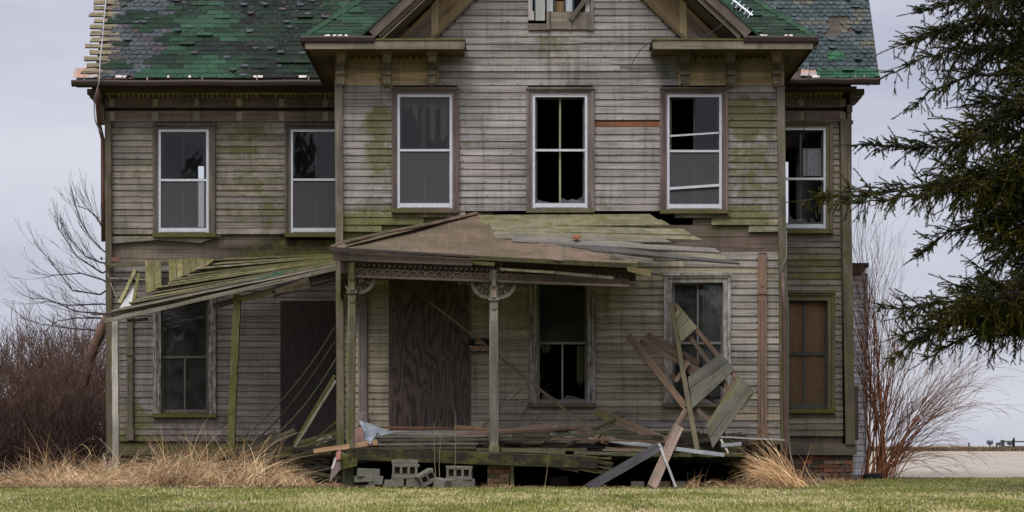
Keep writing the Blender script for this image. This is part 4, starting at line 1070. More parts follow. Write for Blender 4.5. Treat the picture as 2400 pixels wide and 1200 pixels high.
mb=MB(); mb.slab(P(818,626,DP-.06),P(1476,652,DP-.06),P(1476,672,DP-.06),P(818,649,DP-.06),-.12,(.115,.082,.058),(.02,0,.1),n=14,var=0); mb.slab(P(818,645,DP-.09),P(1476,667,DP-.09),P(1476,673,DP-.09),P(818,650,DP-.09),.03,(.14,.102,.075),(.02,0,.1),n=14,var=0)
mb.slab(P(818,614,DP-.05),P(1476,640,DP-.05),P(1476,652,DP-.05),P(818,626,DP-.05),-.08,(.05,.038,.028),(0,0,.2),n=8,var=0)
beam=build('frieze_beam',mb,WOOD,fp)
mb=MB(); x=846
while x<1468:
    if not 1140<x<1172:
        yc=632+(x-818)*.0396+4
        mb.disc(P(x,yc,DP-.072),.056,.012,(.135,.098,.07),(0,0,.1),12,hole=.040); mb.disc(P(x,yc,DP-.078),.016,.012,(.125,.09,.065))
    x+=20.5
x=826
while x<1470: mb.rb(x,616+(x-818)*.0396,x+6,623+(x-818)*.0396,DP-.10,DP-.05,(.07,.052,.038)); x+=12
build('rosette_pattern',mb,WOOD,beam)
def fan(xp,yp,sg,scale,name='fan_bracket'):
    mb=MB(); o=P(xp,yp,DP-.02); R0=.27*scale; c=(.135,.108,.09); a=(.03,.12,.05)
    q=lambda r,an: o+Vector((sg*r*math.cos(an),0,-r*math.sin(an)))
    K=10; th=.05*sg
    for j in range(K):
        a0=math.pi/2*j/K; a1=math.pi/2*(j+1)/K; mb.slab(q(R0*.80,a0),q(R0*.80,a1),q(R0,a1),q(R0,a0),-th,c,a,n=1,var=0)
        mb.slab(q(.01,a0),q(.01,a1),q(R0*.36,a1),q(R0*.36,a0),-th,c,a,n=1,var=0)
    for an in (.12,.54,1.0,1.43): mb.slab(q(R0*.3,an-.10),q(R0*.82,an-.11),q(R0*.82,an+.11),q(R0*.3,an+.10),-th*.9,c,a,n=1,var=0)
    for k,(w_,h) in enumerate(((.07,.055),(.06,.04),(.07,.05),(.05,.03))):
        x0=R0+.002+sum((.07,.06,.07,.05)[:k]); mb.slab(o+Vector((sg*x0,0,0)),o+Vector((sg*(x0+w_),0,0)),o+Vector((sg*(x0+w_*.7),0,-h)),o+Vector((sg*(x0+.008),0,-h*.8)),th*-.9 if 0 else -th,c,a,n=1,var=0)
    build(name,mb,WOOD,fp)
fan(842,650,1,.97); fan(1144,660,-1,1); fan(1170,661,1,1)
def porch_post(xt,yt,xb,yb,w_,col,aux,base=True):
    mb=MB(); mb.pb(xt,yt,DP,xb,yb,DP,w_,.15,col,aux,n=14,var=0)
    f=lambda y: lerp(xt,xb,(y-yt)/(yb-yt))
    for y0,y1,e,o in ((yt+2,yt+40,3.4,.16),(yt+66,yt+72,3.0,.03)):
        if o==.16: mb.pb(f(y0),y0,DP-.12,f(y1),y1,DP-.12,9.5,.10,col,aux,n=2,var=0); mb.pb(f(y1),y1,DP-.10,f(y1+26),y1+26,DP-.10,10.5,.06,(col[0]*1.1,col[1]*.95,col[2]*.85),aux,n=2,var=0)
        else: mb.rb(f(y0)-w_/2-e,y0,f(y0)+w_/2+e,y1,DP-.11,DP+.11,col,aux,var=0)
    mb.disc(P(f(yt+86),yt+86,DP-.095),.05,.03,col,aux)
    for e in (-1,1): mb.slab(P(f(yt+62)+e*(w_/2),yt+68,DP-.02),P(f(yt+62)+e*(w_/2+9),yt+56,DP-.02),P(f(yt+62)+e*(w_/2+5),yt+55,DP-.02),P(f(yt+62)+e*(w_/2),yt+62,DP-.02),.03*e,col,aux,n=1)
    for o in (-.25,0,.25): mb.pb(f(yt+120)+o*w_,yt+120,DP-.078,f(yb-40)+o*w_,yb-40,DP-.078,1.4,.01,(col[0]*.62,col[1]*.62,col[2]*.6),aux,n=1,var=0)
    post=build('post',mb,WOOD,fp)
    if base:
        mb=MB(); mb.rb(xb-12,yb-26,xb+12,yb,DP-.11,DP+.11,(.14,.125,.065),(.35,0,.05)); build('post_base',mb,WOOD,post)
porch_post(826,615,822,1066,18,(.165,.145,.10),lambda p:(.22+.3*vnoise(p[0]*3,p[2]*2),.0,.05),False)
porch_post(1157,632,1158,1070,20,(.195,.175,.145),lambda p:(.16,.06,.03))
mb=MB(); mb.slab(P(798,610,28.4),P(798,700,29.9),P(822,660,29.9),P(822,610,28.4),.04,(.12,.09,.07),n=2); mb.rb(797,604,822,640,DP+.1,DP+.2,(.10,.075,.06)); build('side_bracket',mb,WOOD,fp)
# deck
mb=MB(); ZD=.60
x=812
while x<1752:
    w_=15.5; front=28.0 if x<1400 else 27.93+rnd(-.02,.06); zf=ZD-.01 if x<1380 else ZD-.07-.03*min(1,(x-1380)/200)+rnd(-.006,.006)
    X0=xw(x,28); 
    mb.beam((X0,29.9-30,ZD),(X0,front-30,zf),.098,.045,(1,0,0),(.070,.062,.038),lambda p:(.42 if p[1]<-1.85 else .18,0,.25),n=4,var=.25,wob=.004); x+=w_*.995  # boards coloured darker to carry the shade of the porch roof
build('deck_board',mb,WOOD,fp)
mb=MB(); mb.slab(P(820,1050,27.9),P(1400,1072,27.9),P(1398,1098,27.9),P(820,1077,27.9),.14,(.032,.027,.018),lambda p:(.25+.25*vnoise(p[0]*4,p[2]*9),0,.45),n=30,wob=.016,var=0)  # dark wood, lowered further so its colour holds the shade of the cavities
for i in range(84):
    x=rnd(822,1330); y=1052+(x-820)*.037+rnd(-3,24); L=rnd(20,170)
    mb.pb(x,y,27.87,min(1400,x+L),y+L*.04+rnd(-2,2),27.84,rnd(1.5,5),rnd(.02,.07),random.choice(((.08,.06,.04),(.035,.028,.02),(.085,.085,.035),(.12,.075,.045),(.03,.025,.018))),(.35 if random.random()<.5 else .1,0,.2),n=3,wob=.008,var=.3)
mb.slab(P(1240,1082,27.85),P(1396,1088,27.85),P(1394,1099,27.85),P(1300,1096,27.85),.05,(.08,.08,.03),(.5,0,.2),n=6,wob=.01)
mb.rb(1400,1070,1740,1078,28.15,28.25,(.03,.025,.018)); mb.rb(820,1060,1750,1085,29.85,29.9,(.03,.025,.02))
for i in range(26):   # split and hanging strips of the beam's broken end
    x=rnd(1180,1390); y=1068+(x-1180)*.03+rnd(-6,22); L=rnd(50,170); mb.pb(x,y,27.82,min(1430,x+L),y+L*rnd(.02,.17),27.8,rnd(2,6),.04,random.choice(((.035,.03,.02),(.06,.055,.028),(.085,.065,.04))),(rnd(.1,.5),0,.25),n=4,wob=.012,var=.3,jag=.05,split=2)
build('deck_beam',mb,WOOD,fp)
# rotted support at the left corner of the deck
mb=MB(); mb.slab(P(800,1066,27.9),P(840,1075,27.9),P(838,1092,27.9),P(802,1100,27.9),.14,(.08,.08,.035),(.55,0,.3),n=4,wob=.02); mb.rb(803,1092,828,1136,27.95,28.2,(.10,.10,.06),(.3,0,.2)); mb.pb(800,1062,27.8,832,1078,27.8,7,.05,(.17,.16,.09),(.4,0,0),n=3,wob=.008)
build('corner_support',mb,WOOD,fp)

# ------------------------------------------------------------ sign
sg=empty('no_trespassing_sign',tuple(P(1122,827,29.93)),'black NO TRESPASSING sign on the clapboards beside the boarded front door','sign')
mb=MB(); mb.rb(1098,792,1147,827,29.93,29.96,(.012,.013,.018),var=0); build('board',mb,PLAIN,sg)
mb=MB(); 
for r_ in ((1098.6,792.6,1146.4,793.4),(1098.6,825.6,1146.4,826.4)): mb.rb(*r_,29.926,29.93,(.16,.20,.27),var=0)
build('border',mb,PLAIN,sg)
def lettering(txt,px,py,hpx,wpx,d,mat,parent,name='lettering'):
    cu_=bpy.data.curves.new(name,'FONT'); cu_.body=txt; cu_.align_x='CENTER'; cu_.size=1; cu_.extrude=.002
    to=bpy.data.objects.new(name,cu_); COL.objects.link(to); dg=bpy.context.evaluated_depsgraph_get()
    me=bpy.data.meshes.new_from_object(to.evaluated_get(dg)); bpy.data.objects.remove(to)
    v=np.array([q.co[:] for q in me.vertices]); sx=wpx*d/F/(v[:,0].max()-v[:,0].min()); sz=hpx*d/F/(v[:,1].max()-v[:,1].min())
    A=P(px,py,d)-wloc(parent); y0=v[:,1].min(); xm=(v[:,0].max()+v[:,0].min())/2
    for q in me.vertices: q.co=((q.co.x-xm)*sx+A.x,A.y-q.co.z,(q.co.y-y0)*sz+A.z)
    me.materials.append(mat); o=bpy.data.objects.new(name,me); COL.objects.link(o); o.parent=parent; return o
mL,tL,bL,oL=mat_new('orange_letter'); bL.inputs['Base Color'].default_value=(.78,.40,.25,1); bL.inputs['Roughness'].default_value=.6
lettering('NO',1122,807.5,10.5,15,29.924,mL,sg); lettering('TRESPASSING',1122.5,823,12,46,29.924,mL,sg)

# ------------------------------------------------------------ brick pier, blocks and rubble under the deck
mb=MB(); cols=((.30,.13,.07),(.24,.15,.08),(.20,.13,.06),(.15,.13,.06))
bricks(mb,1142,1194,1076,1142,27.95,27,11,.25,.02,cols); mb.rb(1145,1078,1191,1142,27.99,28.2,(.16,.13,.10)); tag(build('brick_pier',mb,BRICK),'short orange brick pier holding up the carved porch post','pier')
def block(name,cx,yb,d,wm,hm,dm,rot,yaw,holes,label,tilt=0):
    mb=MB(); c=(1,1,1)
    from mathutils import Matrix
    M=Matrix.Rotation(yaw,3,'Z')@Matrix.Rotation(rot,3,'Y')@Matrix.Rotation(tilt,3,'X'); o=P(cx,yb,d)
    def bx(x0,x1,z0,z1,y0=0,y1=None):
        y1=dm if y1 is None else y1
        pts=[M@Vector((x,y,z))+o for x,y,z in ((x0,y0,z0),(x1,y0,z0),(x1,y1,z0),(x0,y1,z0),(x0,y0,z1),(x1,y0,z1),(x1,y1,z1),(x0,y1,z1))]
        mb.add(pts,[[0,1,5,4],[1,2,6,5],[2,3,7,6],[3,0,4,7],[4,5,6,7],[3,2,1,0]],[[(0,0)]*4]*6,[c]*8,[(0,0,0)]*8)
    h=wm/2
    if holes:
        tk=hm*.21; wb=wm*.10; gap_=(wm-wb*(holes+1))/holes
        bx(-h-.01,h+.01,0,tk); bx(-h-.01,h+.01,hm-tk,hm)
        for k in range(holes+1): x0=-h+k*(wb+gap_); bx(x0,x0+wb,tk,hm-tk)
        bx(-h+.01,h-.01,tk,hm-tk,dm*.6,dm)
        for k in range(holes):
            x0=-h+wb+k*(wb+gap_)
            bx(x0,x0+gap_,tk,tk+.012); bx(x0,x0+gap_,hm-tk-.012,hm-tk)
    else: bx(-h,h,0,hm)
    o_=build(name,mb,CONCRETE); bv=o_.modifiers.new('b','BEVEL'); bv.width=.008; bv.segments=2; return tag(o_,label,'block')
block('cinder_block',949,1122,27.72,.385,.29,.2,0,.05,3,'upright three holed cinder block stacked on two small blocks under the deck')
block('cinder_block',953,1095,27.72,.40,.045,.22,0,.05,0,'thin concrete cap lying on the upright cinder block left of the tilted one')
block('cinder_block',931,1141,27.72,.20,.125,.2,0,.03,0,'left small block carrying the upright three holed cinder block')
block('cinder_block',967,1141,27.73,.20,.12,.2,0,-.03,0,'right small block carrying the upright three holed cinder block')
block('cinder_block',1010,1134,27.68,.26,.20,.18,R(-28),.5,2,'tilted cinder block leaning between the two stacks under the deck')
block('cinder_block',1027,1145,27.6,.20,.15,.18,R(12),-.5,0,'low tipped concrete block right below the tilted cinder block')
block('cinder_block',1075,1125,27.72,.385,.215,.2,R(1),-.08,3,'three holed cinder block with flared rims on a wide flat block')
block('cinder_block',1082,1143,27.72,.40,.13,.2,0,0,0,'wide solid block under the flared three holed cinder block')
for i,(cx,yb,w_,h_,ro,lb) in enumerate(((864,1118,.34,.13,2,'dark timber offcut topmost in the rubble beside the deck corner'),(852,1130,.30,.10,-3,'dark stone middle of the rubble left of the cinder blocks'),(880,1136,.22,.14,5,'pale cracked stone in the rubble left of the cinder blocks'),
      (868,1146,.16,.07,-14,'small tan broken brick on the straw left of the cinder blocks'),(908,1142,.12,.11,8,'small grey rubble stone against the stacked cinder blocks'),(1313,1142,.30,.17,-6,'dim grey concrete lump deep under the deck right of the pier'))):
    b_=block('rubble_stone',cx,yb,27.8 if i<5 else 29.0,w_,h_,.2,R(ro),rnd(-.3,.3),0,lb); b_['category']='stone'
    if i==5: b_.location.y+=.3
for k,(x,lb) in enumerate(((1495,'leftmost dark brick of the row on the straw below the deck'),(1556,'reddish brick in the middle of the row below the deck'),(1592,'grey brick right of the pale leaning stick below the deck'),(1627,'rightmost brick of the row on the straw below the deck'))):
    mb=MB(); mb.rb(x-15+rnd(-2,2),1128,x+15,1142,28.2,28.35,(.16,.10,.07) if k%2 else (.15,.13,.10),var=.2); tag(build('brick',mb,BRICK),lb,'brick')

# ------------------------------------------------------------ loose debris
def plank(name,label,segs,cat='plank',mat=WOOD):
    mb=MB()
    for s_ in segs:
        x1,y1,d1,x2,y2,d2,w_,t,c=s_[:9]; k=dict(aux=(.05,0,.1),n=6,wob=.003); k.update(s_[9] if len(s_)>9 else {}); mb.pb(x1,y1,d1,x2,y2,d2,w_,t,c,**k)
    return tag(build(name,mb,mat),label,cat)
BR=(.135,.088,.060); PALE=(.30,.22,.165)
plank('leaning_plank','pale brown plank leaning from the grass against the wrecked frame',[(1591,1000,28.25,1527,1142,27.2,23,.035,(.25,.18,.135),dict(aux=(.10,.0,.08)))])
plank('leaning_plank','dark grey plank sloping from the ground under the deck edge up to the right',[(1378,1143,27.3,1543,1048,27.7,21,.04,(.075,.070,.075),dict(aux=(.0,.18,.12),jag=.05,split=2))])
plank('stick','thin pale metal stick leaning from the deck edge down to the ground',[(1545,1040,27.75,1584,1142,27.2,5.5,.02,(.33,.33,.31),dict(aux=(.05,.2,0)))],'stick')
plank('stick','long thin brown pole leaning from the porch ceiling down to the deck debris',[(934,652,28.6,1120,795,28.7,5,.03,(.10,.065,.042)),(1119,794,28.7,1388,1012,28.9,6,.03,(.115,.08,.055))],'stick')
plank('mossy_beam','mossy squared beam lying diagonally on the deck under the right wall',[(1400,968,29.5,1562,1034,28.9,20,.13,(.15,.105,.07),dict(aux=lambda p:(.45 if to_px(p)[0]<1470 else .1,0,.1)))],'beam')
plank('mossy_beam','short brown beam end poking forward over the white metal strip',[(1360,1016,29.0,1420,1032,28.1,17,.12,(.17,.115,.075),dict(aux=(.15,0,.1)))],'beam')
plank('metal_strip','long white metal strip lying across the deck debris and drooping right',[(1290,1018,28.6,1420,1032,28.3,5,.02,(.26,.27,.29)),(1420,1031,28.3,1698,1066,27.75,9,.02,(.30,.31,.33)),],'metal strip',METAL)
plank('metal_strip','white strip sticking out from the deck toward the downspout',[(1690,1024,28.2,1838,1031,28.8,4,.02,(.38,.38,.37))],'metal strip',METAL)
plank('metal_strip','short white metal offcut lying near the front edge under the wrecked frame',[(1690,1044,28.1,1738,1040,28.1,8,.02,(.28,.29,.30))],'metal strip',METAL)
plank('splintered_board','bright fresh splintered board sticking out left past the porch post',[(736,1057,27.5,884,1037,28.3,9,.03,(.48,.29,.16),dict(tap=1.5,aux=(0,0,.05)))])
plank('loose_board','long pinkish board lying on the deck debris behind the carved post',[(1070,1022,28.7,1308,997,28.9,12,.03,(.16,.11,.082),dict(aux=(.05,0,.1)))])
plank('loose_board','narrow reddish strip lying along the foot of the boarded door',[(868,1001,29.3,1130,1005,29.3,5,.03,(.17,.085,.05))])
plank('loose_board','short orange brown board lying against the wall right of the boarded door',[(1064,1000,29.2,1160,1009,29.2,9,.03,(.22,.13,.075))])
plank('loose_board','pale grey strip lying on the deck in front of the boarded door',[(922,1015,29.0,1110,1018,29.0,6,.03,(.26,.24,.22))])
plank('clapboard_stack','fallen strip of weathered clapboards resting along the deck front',[(888,1024,28.1,1200,1021,28.1,5,.03,(.125,.115,.085),dict(aux=(.2,0,.1))),(888,1032,28.05,1200,1029,28.05,6,.03,(.075,.068,.05),dict(aux=(.2,0,.2))),(886,1041,28.0,1120,1040,28.0,6,.03,(.11,.10,.078),dict(aux=(.2,0,.15))),(886,1050,27.95,1115,1048,27.95,5,.03,(.065,.06,.042),dict(aux=(.3,0,.2)))],'clapboards')  # strip tones darkened, porch shade put into the wood colour
plank('loose_board','dark wide board lying flat on the deck right of the carved post',[(1180,1034,28.3,1380,1044,28.4,17,.05,(.055,.047,.038),dict(aux=(.15,0,.25)))])
plank('loose_board','thin mossy board along the deck edge right of the carved post',[(1175,1054,27.95,1325,1060,27.95,9,.04,(.095,.088,.05),dict(aux=(.35,0,.15)))])
plank('loose_board','mossy grey board lying over the deck board ends, right of the beam',[(1345,1060,27.95,1500,1066,27.95,8,.03,(.10,.092,.06),dict(aux=(.3,0,.15)))])
plank('loose_board','long brown board lying against the wall foot right of the carved post',[(1180,1004,29.4,1480,1010,29.5,5,.04,(.14,.10,.075))])
plank('loose_board','greenish long board across the deck below the mossy beam',[(1370,1012,29.0,1640,1014,29.2,6,.04,(.09,.082,.055),dict(aux=(.3,0,.1)))])
plank('loose_board','tan weathered board sloping right above the white metal strip',[(1395,1020,28.6,1505,1040,28.3,8,.03,(.20,.17,.125))])
plank('loose_board','dark shadowy board at the back of the deck debris by the wall',[(1440,1026,28.9,1700,1030,28.9,16,.05,(.06,.05,.042),dict(aux=(.1,0,.3)))])
plank('loose_board','short splintered brown board above the deck board ends',[(1420,1052,28.0,1510,1055,28.0,8,.03,(.14,.11,.07),dict(aux=(.2,0,.2),jag=.08,split=2))])
plank('loose_board','narrow dark board lying flat on the soil along the lawn edge',[(985,1144,27.75,1660,1144,27.75,4,.05,(.12,.085,.055),dict(aux=(.05,0,.2)))])
plank('loose_board','mossy box board at the right end of the deck under the debris',[(1690,1046,28.4,1745,1050,28.4,22,.1,(.10,.095,.05),dict(aux=(.4,0,.2)))])
plank('paving_slab','grey flat slab lying on the lawn below the leaning plank',[(1524,1148,27.0,1560,1160,25.6,10,.02,(.16,.16,.14))],'slab')
plank('paving_slab','dark grey flat slab in the straw left of the front porch',[(606,1131,29.4,644,1133,29.2,5,.05,(.08,.085,.09))],'slab')
mb=MB(); mb.slab(P(842,985,28.9),P(886,1012,28.5),P(868,1043,28.1),P(858,1036,28.2),.01,(.215,.24,.27),n=4,wob=.01); mb.slab(P(858,990,28.9),P(925,1015,28.8),P(896,1022,28.4),P(872,1016,28.5),.01,(.21,.23,.25),n=3,wob=.008)
tag(build('metal_sheet',mb,METAL),'bent blue grey metal sheet standing against the second porch post foot','metal sheet')
mb=MB(); mb.slab(P(832,1010,28.5),P(850,1002,28.5),P(858,1042,28.2),P(832,1048,28.2),.03,(.19,.095,.07),n=3,wob=.012); tag(build('rusty_sheet',mb,METAL),'reddish rusty sheet scrap between the two left porch posts','metal sheet')
mb=MB(); mb.slab(P(782,1075,27.7),P(796,1062,27.7),P(800,1100,27.6),P(772,1132,27.5),.02,(.06,.03,.02),n=4,wob=.02); mb.slab(P(786,1072,27.66),P(792,1074,27.66),P(780,1100,27.6),P(776,1098,27.6),.01,(.4,.38,.36),n=2,wob=.01)
mb.slab(P(790,1060,27.68),P(800,1056,27.68),P(798,1078,27.64),P(788,1080,27.64),.02,(.30,.10,.06),n=2,wob=.01); tag(build('torn_roofing',mb,METAL),'torn dark roofing scrap hanging at the left corner of the front deck','roofing scrap')
for (x1,y1,x2,y2,x3,y3,lb,c,r) in ((785,766,690,930,560,1032,'uppermost thin dark vine stem arching across the dark left doorway',(.055,.047,.03),.012),(785,800,670,985,575,1050,'second thin dark vine stem arching across the dark left doorway',(.045,.04,.022),.014),(788,840,705,985,600,1056,'lowest thin mossy vine stem arching across the dark left doorway',(.07,.075,.03),.014)):
    mb=MB(); mb.tube([P(lerp(lerp(x1,x2,t),lerp(x2,x3,t),t),lerp(lerp(y1,y2,t),lerp(y2,y3,t),t),31.3) for t in [i/12 for i in range(13)]],r,c,k=6); tag(build('vine_stem',mb,WOOD),lb,'stem')
plank('stick','pale thin board leaning in the dark left doorway beside the bay',[(787,892,30.9,682,1062,31.1,6,.03,(.27,.23,.165),dict(aux=(.15,.1,.05)))],'stick')
plank('stick','mossy thin strip leaning behind the pale board in the left doorway',[(784,880,31.05,690,1040,31.25,7,.03,(.10,.105,.04),dict(aux=(.45,0,0)))],'stick')
plank('loose_board','mossy tilted board lying in the dark left doorway at floor level',[(690,1040,31.6,790,1014,31.6,9,.05,(.13,.125,.06),dict(aux=(.5,0,.1)))])
plank('loose_board','pale tilted scrap board lying low in the dark left doorway',[(744,1038,31.4,778,1024,31.4,18,.03,(.30,.25,.20),dict(tap=.4))])
plank('loose_board','short tan board standing upright against the right side of the brick pier',[(1199,1082,28.05,1200,1142,28.0,9,.03,(.19,.16,.10),dict(aux=(.15,0,.1)))])
# wrecked porch frame: studs with a few boards still nailed on
wf=empty('wrecked_frame',tuple(P(1640,1050,28.2)),'wrecked wooden stud frame with nailed boards leaning on the lower right window','wooden frame')
def dz(y): return lerp(28.2,29.55,(1055-y)/345)
def stud(x1,y1,x2,y2,w_,c=BR,off=0,t=.05,aux=(.03,0,.1),nm='stud'):
    mb=MB(); mb.pb(x1,y1,dz(y1)+off,x2,y2,dz(y2)+off,w_,t,c,aux,n=6,wob=.003); build(nm,mb,WOOD,wf)
stud(1572,710,1600,870,10,(.115,.098,.06),-.1,aux=(.35,0,.1)); stud(1599,866,1634,1055,11,(.12,.098,.062),-.1,aux=(.2,.1,.1))
stud(1474,788,1608,956,16,(.15,.098,.066),0,.09); stud(1516,786,1600,836,16,(.12,.08,.055),.06,.05); stud(1500,800,1700,902,16,(.13,.088,.06),.12,.04)
stud(1517,787,1640,852,14,(.085,.058,.042),.18,.09); stud(1583,714,1728,888,11,(.125,.082,.055),-.02,.06); stud(1602,770,1712,918,10,(.13,.09,.062),.05,.05)
stud(1612,940,1706,1028,11,(.12,.085,.06),.05,.05); stud(1582,895,1614,848,9,(.16,.105,.068),.02,.04); stud(1692,946,1722,890,11,(.12,.075,.052),.0,.04)
stud(1608,960,1558,1042,12,(.145,.105,.075),-.03,.05); stud(1690,1030,1707,1062,5,(.3,.27,.22),-.1,.02); stud(1570,880,1710,960,10,(.07,.05,.038),.2,.07); stud(1560,800,1640,900,10,(.09,.062,.045),.15,.06)
def nailed(p0,p1,p2,p3,c,aux,off=-.09):
    mb=MB(); mb.slab(P(p0[0],p0[1],dz(p0[1])+off),P(p1[0],p1[1],dz(p1[1])+off),P(p2[0],p2[1],dz(p2[1])+off),P(p3[0],p3[1],dz(p3[1])+off),.025,c,aux,n=6,wob=.003,var=.06); build('board',mb,WOOD,wf)
gw_=(.098,.094,.072)
nailed((1586,751),(1600,728),(1590,718),(1582,735),(.14,.13,.07),(.25,0,.05)); nailed((1588,772),(1614,745),(1601,729),(1586,752),(.15,.135,.08),(.2,0,.05)); nailed((1596,801),(1634,768),(1615,746),(1589,773),(.15,.135,.085),(.15,0,.05))
nailed((1616,910),(1706,846),(1690,828),(1612,884),gw_,(.18,.34,.2)); nailed((1622,958),(1722,866),(1707,847),(1617,911),gw_,(.22,.30,.15))
nailed((1657,1006),(1742,892),(1728,884),(1654,998),(.13,.125,.075),(.3,.1,.05)); nailed((1663,1026),(1756,902),(1740,890),(1656,1004),gw_,(.28,.32,.15)); nailed((1670,1050),(1768,914),(1756,903),(1664,1027),gw_,(.22,.28,.2))
nailed((1740,960),(1771,918),(1766,910),(1734,950),(.23,.19,.125),(.12,0,.05),-.05)

mb=MB()
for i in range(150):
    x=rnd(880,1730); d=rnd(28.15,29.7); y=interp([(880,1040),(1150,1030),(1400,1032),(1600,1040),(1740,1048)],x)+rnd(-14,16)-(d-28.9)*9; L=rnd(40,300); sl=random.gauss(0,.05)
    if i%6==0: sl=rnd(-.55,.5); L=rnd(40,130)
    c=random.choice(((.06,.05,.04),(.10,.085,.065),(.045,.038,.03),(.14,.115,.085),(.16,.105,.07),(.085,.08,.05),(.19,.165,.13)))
    mb.pb(x,y,d,min(1745,x+L),y+L*sl,d+rnd(-.25,.25),rnd(3,8),rnd(.02,.06),(c[0]*.62,c[1]*.6,c[2]*.56),(rnd(0,.3),0,rnd(0,.3)),n=4,wob=.004,jag=rnd(0,.12),split=random.choice((1,1,2,3)),var=.2)  # tones scaled down: shade over the deck is painted into the scraps
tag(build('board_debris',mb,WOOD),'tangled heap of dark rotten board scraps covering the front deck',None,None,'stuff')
mb=MB()
for i in range(46):
    x=rnd(560,780); d=rnd(30.6,32.4); y=rnd(1040,1096)-(d-31.5)*6; L=rnd(30,160); sl=random.gauss(-.1,.25)
    mb.pb(x,y,d,min(800,x+L),y+L*sl,d+rnd(-.25,.25),rnd(4,9),rnd(.02,.06),random.choice(((.05,.042,.032),(.08,.072,.04),(.035,.03,.024),(.12,.10,.07))),(rnd(.1,.45),0,rnd(.1,.35)),n=4,wob=.005,jag=rnd(0,.12),split=random.choice((1,2,3)),var=.2)
tag(build('board_debris',mb,WOOD),'heap of mossy rotten board scraps in the dark side porch doorway',None,None,'stuff')
# antenna on the right roof, small vane on the left corner
an=MB(); an.pb(1716,-2,29.4,1764,36,29.25,4,.02,(.5,.5,.5),n=1)
for t in (.1,.3,.5,.7,.9):
    x,y,d=lerp(1716,1764,t),lerp(-2,36,t),lerp(29.4,29.25,t); an.tube([P(x-7,y+9,d-.1),P(x+5,y-7,d+.1)],.006,(.3,.3,.3),k=5)
for x,y,x2,y2 in ((1725,6,1725,38),(1752,30,1738,50)): an.tube([P(x,y,29.35),P(x2,y2,29.3+ (0.35 if y2>40 else .3))],.008,(.35,.35,.35),k=5)
tag(build('roof_antenna',an,ALU),'bent metal television antenna fallen on the green roof right of the gable','antenna')
mb=MB(); mb.tube([P(250,606,32.9),P(238,606,32.9)],.006,(.02,.02,.025),k=5); mb.slab(P(238,601,32.9),P(234,606,32.9),P(239,611,32.9),P(240,606,32.9),.01,(.02,.02,.03),n=1); tag(build('wall_hook',mb,METAL),'small black iron hook on the left corner board above the side porch','hook')
mb=MB(); mb.slab(P(262,604,32.85),P(287,600,32.85),P(280,612,32.85),P(264,614,32.85),.03,(.14,.055,.04),n=2); tag(build('metal_flashing',mb,METAL),'small rust red metal scrap above the left porch ledger','metal scrap')

# ------------------------------------------------------------ plants
def vn2(x,y,s): 
    def h(i,j): q=np.sin(i*127.1+j*311.7+s*74.7)*43758.5453; return q-np.floor(q)
    i,j=np.floor(x),np.floor(y);fx,fy=x-i,y-j;fx=fx*fx*(3-2*fx);fy=fy*fy*(3-2*fy)
    return (h(i,j)*(1-fx)+h(i+1,j)*fx)*(1-fy)+(h(i,j+1)*(1-fx)+h(i+1,j+1)*fx)*fy
def grow(S,E,R0,R1,p,d,L,r,depth,nseg,curl,branch,spread,up,col_depth=0):
    """random walk twig with side twigs, appended to the stick lists"""
    pts=[]
    for i in range(nseg):
        q=p+d*(L/nseg); t=i/nseg
        S.append(tuple(p));E.append(tuple(q));R0.append(r*(1-t*.8));R1.append(r*(1-(i+1)/nseg*.8)); pts.append((q,d,t)); p=q
        d=(d+Vector((rnd(-curl,curl),rnd(-curl,curl),rnd(-curl,curl)+up))).normalized()
    if depth>0:
        for k in range(branch):
            q,dd,t=random.choice(pts[1:] if len(pts)>1 else pts)
            s=Vector((rnd(-1,1),rnd(-1,1),rnd(-.5,1))); nd=(dd+s*spread).normalized()
            grow(S,E,R0,R1,q,nd,L*rnd(.35,.6)*(1.1-t*.4),r*.5*(1-t*.5),depth-1,max(3,nseg-2),curl,max(2,branch-2),spread,up)
# right leafless bush
S,E,R0,R1=[],[],[],[]
b0=P(2048,1122,35.5)
for i in range(27):
    fx=rnd(-.15,1.15) if i%4 else rnd(-.05,.35); tip=P(lerp(2025,2290,max(-.1,min(1.1,fx))),lerp(650,910,abs(fx)**1.4)+rnd(-40,120),35.5+rnd(-1.2,1.2))
    st=b0+Vector((rnd(-.28,.32),rnd(-.25,.25),0)); v=tip-st; L=v.length*rnd(.85,1.05); d=(v.normalized()+Vector((-.10*fx,0,.35))).normalized()
    grow(S,E,R0,R1,st,d,L,rnd(.012,.030),2,11,.06,7,.50,-.035 if fx>.3 else -.01)
for i in range(26):   # low arching shoots to the right
    st=b0+Vector((rnd(-.1,.4),rnd(-.3,.3),0)); tip=P(rnd(2130,2300),rnd(820,1090),35.2+rnd(-1,1)); v=tip-st
    grow(S,E,R0,R1,st,(v.normalized()+Vector((0,0,.45))).normalized(),v.length*1.08,rnd(.008,.016),2,11,.05,5,.5,-.085)
col=np.array([(.30,.125,.058) if r>.012 else ((.23,.10,.055) if r>.005 else (.18,.095,.065)) for r in R0])
v,f,c=segmesh(S,E,np.maximum(R0,.0026),np.maximum(R1,.0020),col)
tag(npmesh('leafless_bush',v,f,c,PLANT),'tall leafless bush with orange brown stems at the right corner of the house','bush')
mb=MB(); mb.rb(2030,1114,2068,1128,35.0,35.3,(.015,.015,.016)); mb.rb(2034,1110,2064,1114,35.05,35.25,(.02,.02,.02)); tag(build('black_tub',mb,PLAIN),'black plastic tub at the foot of the leafless bush','tub')
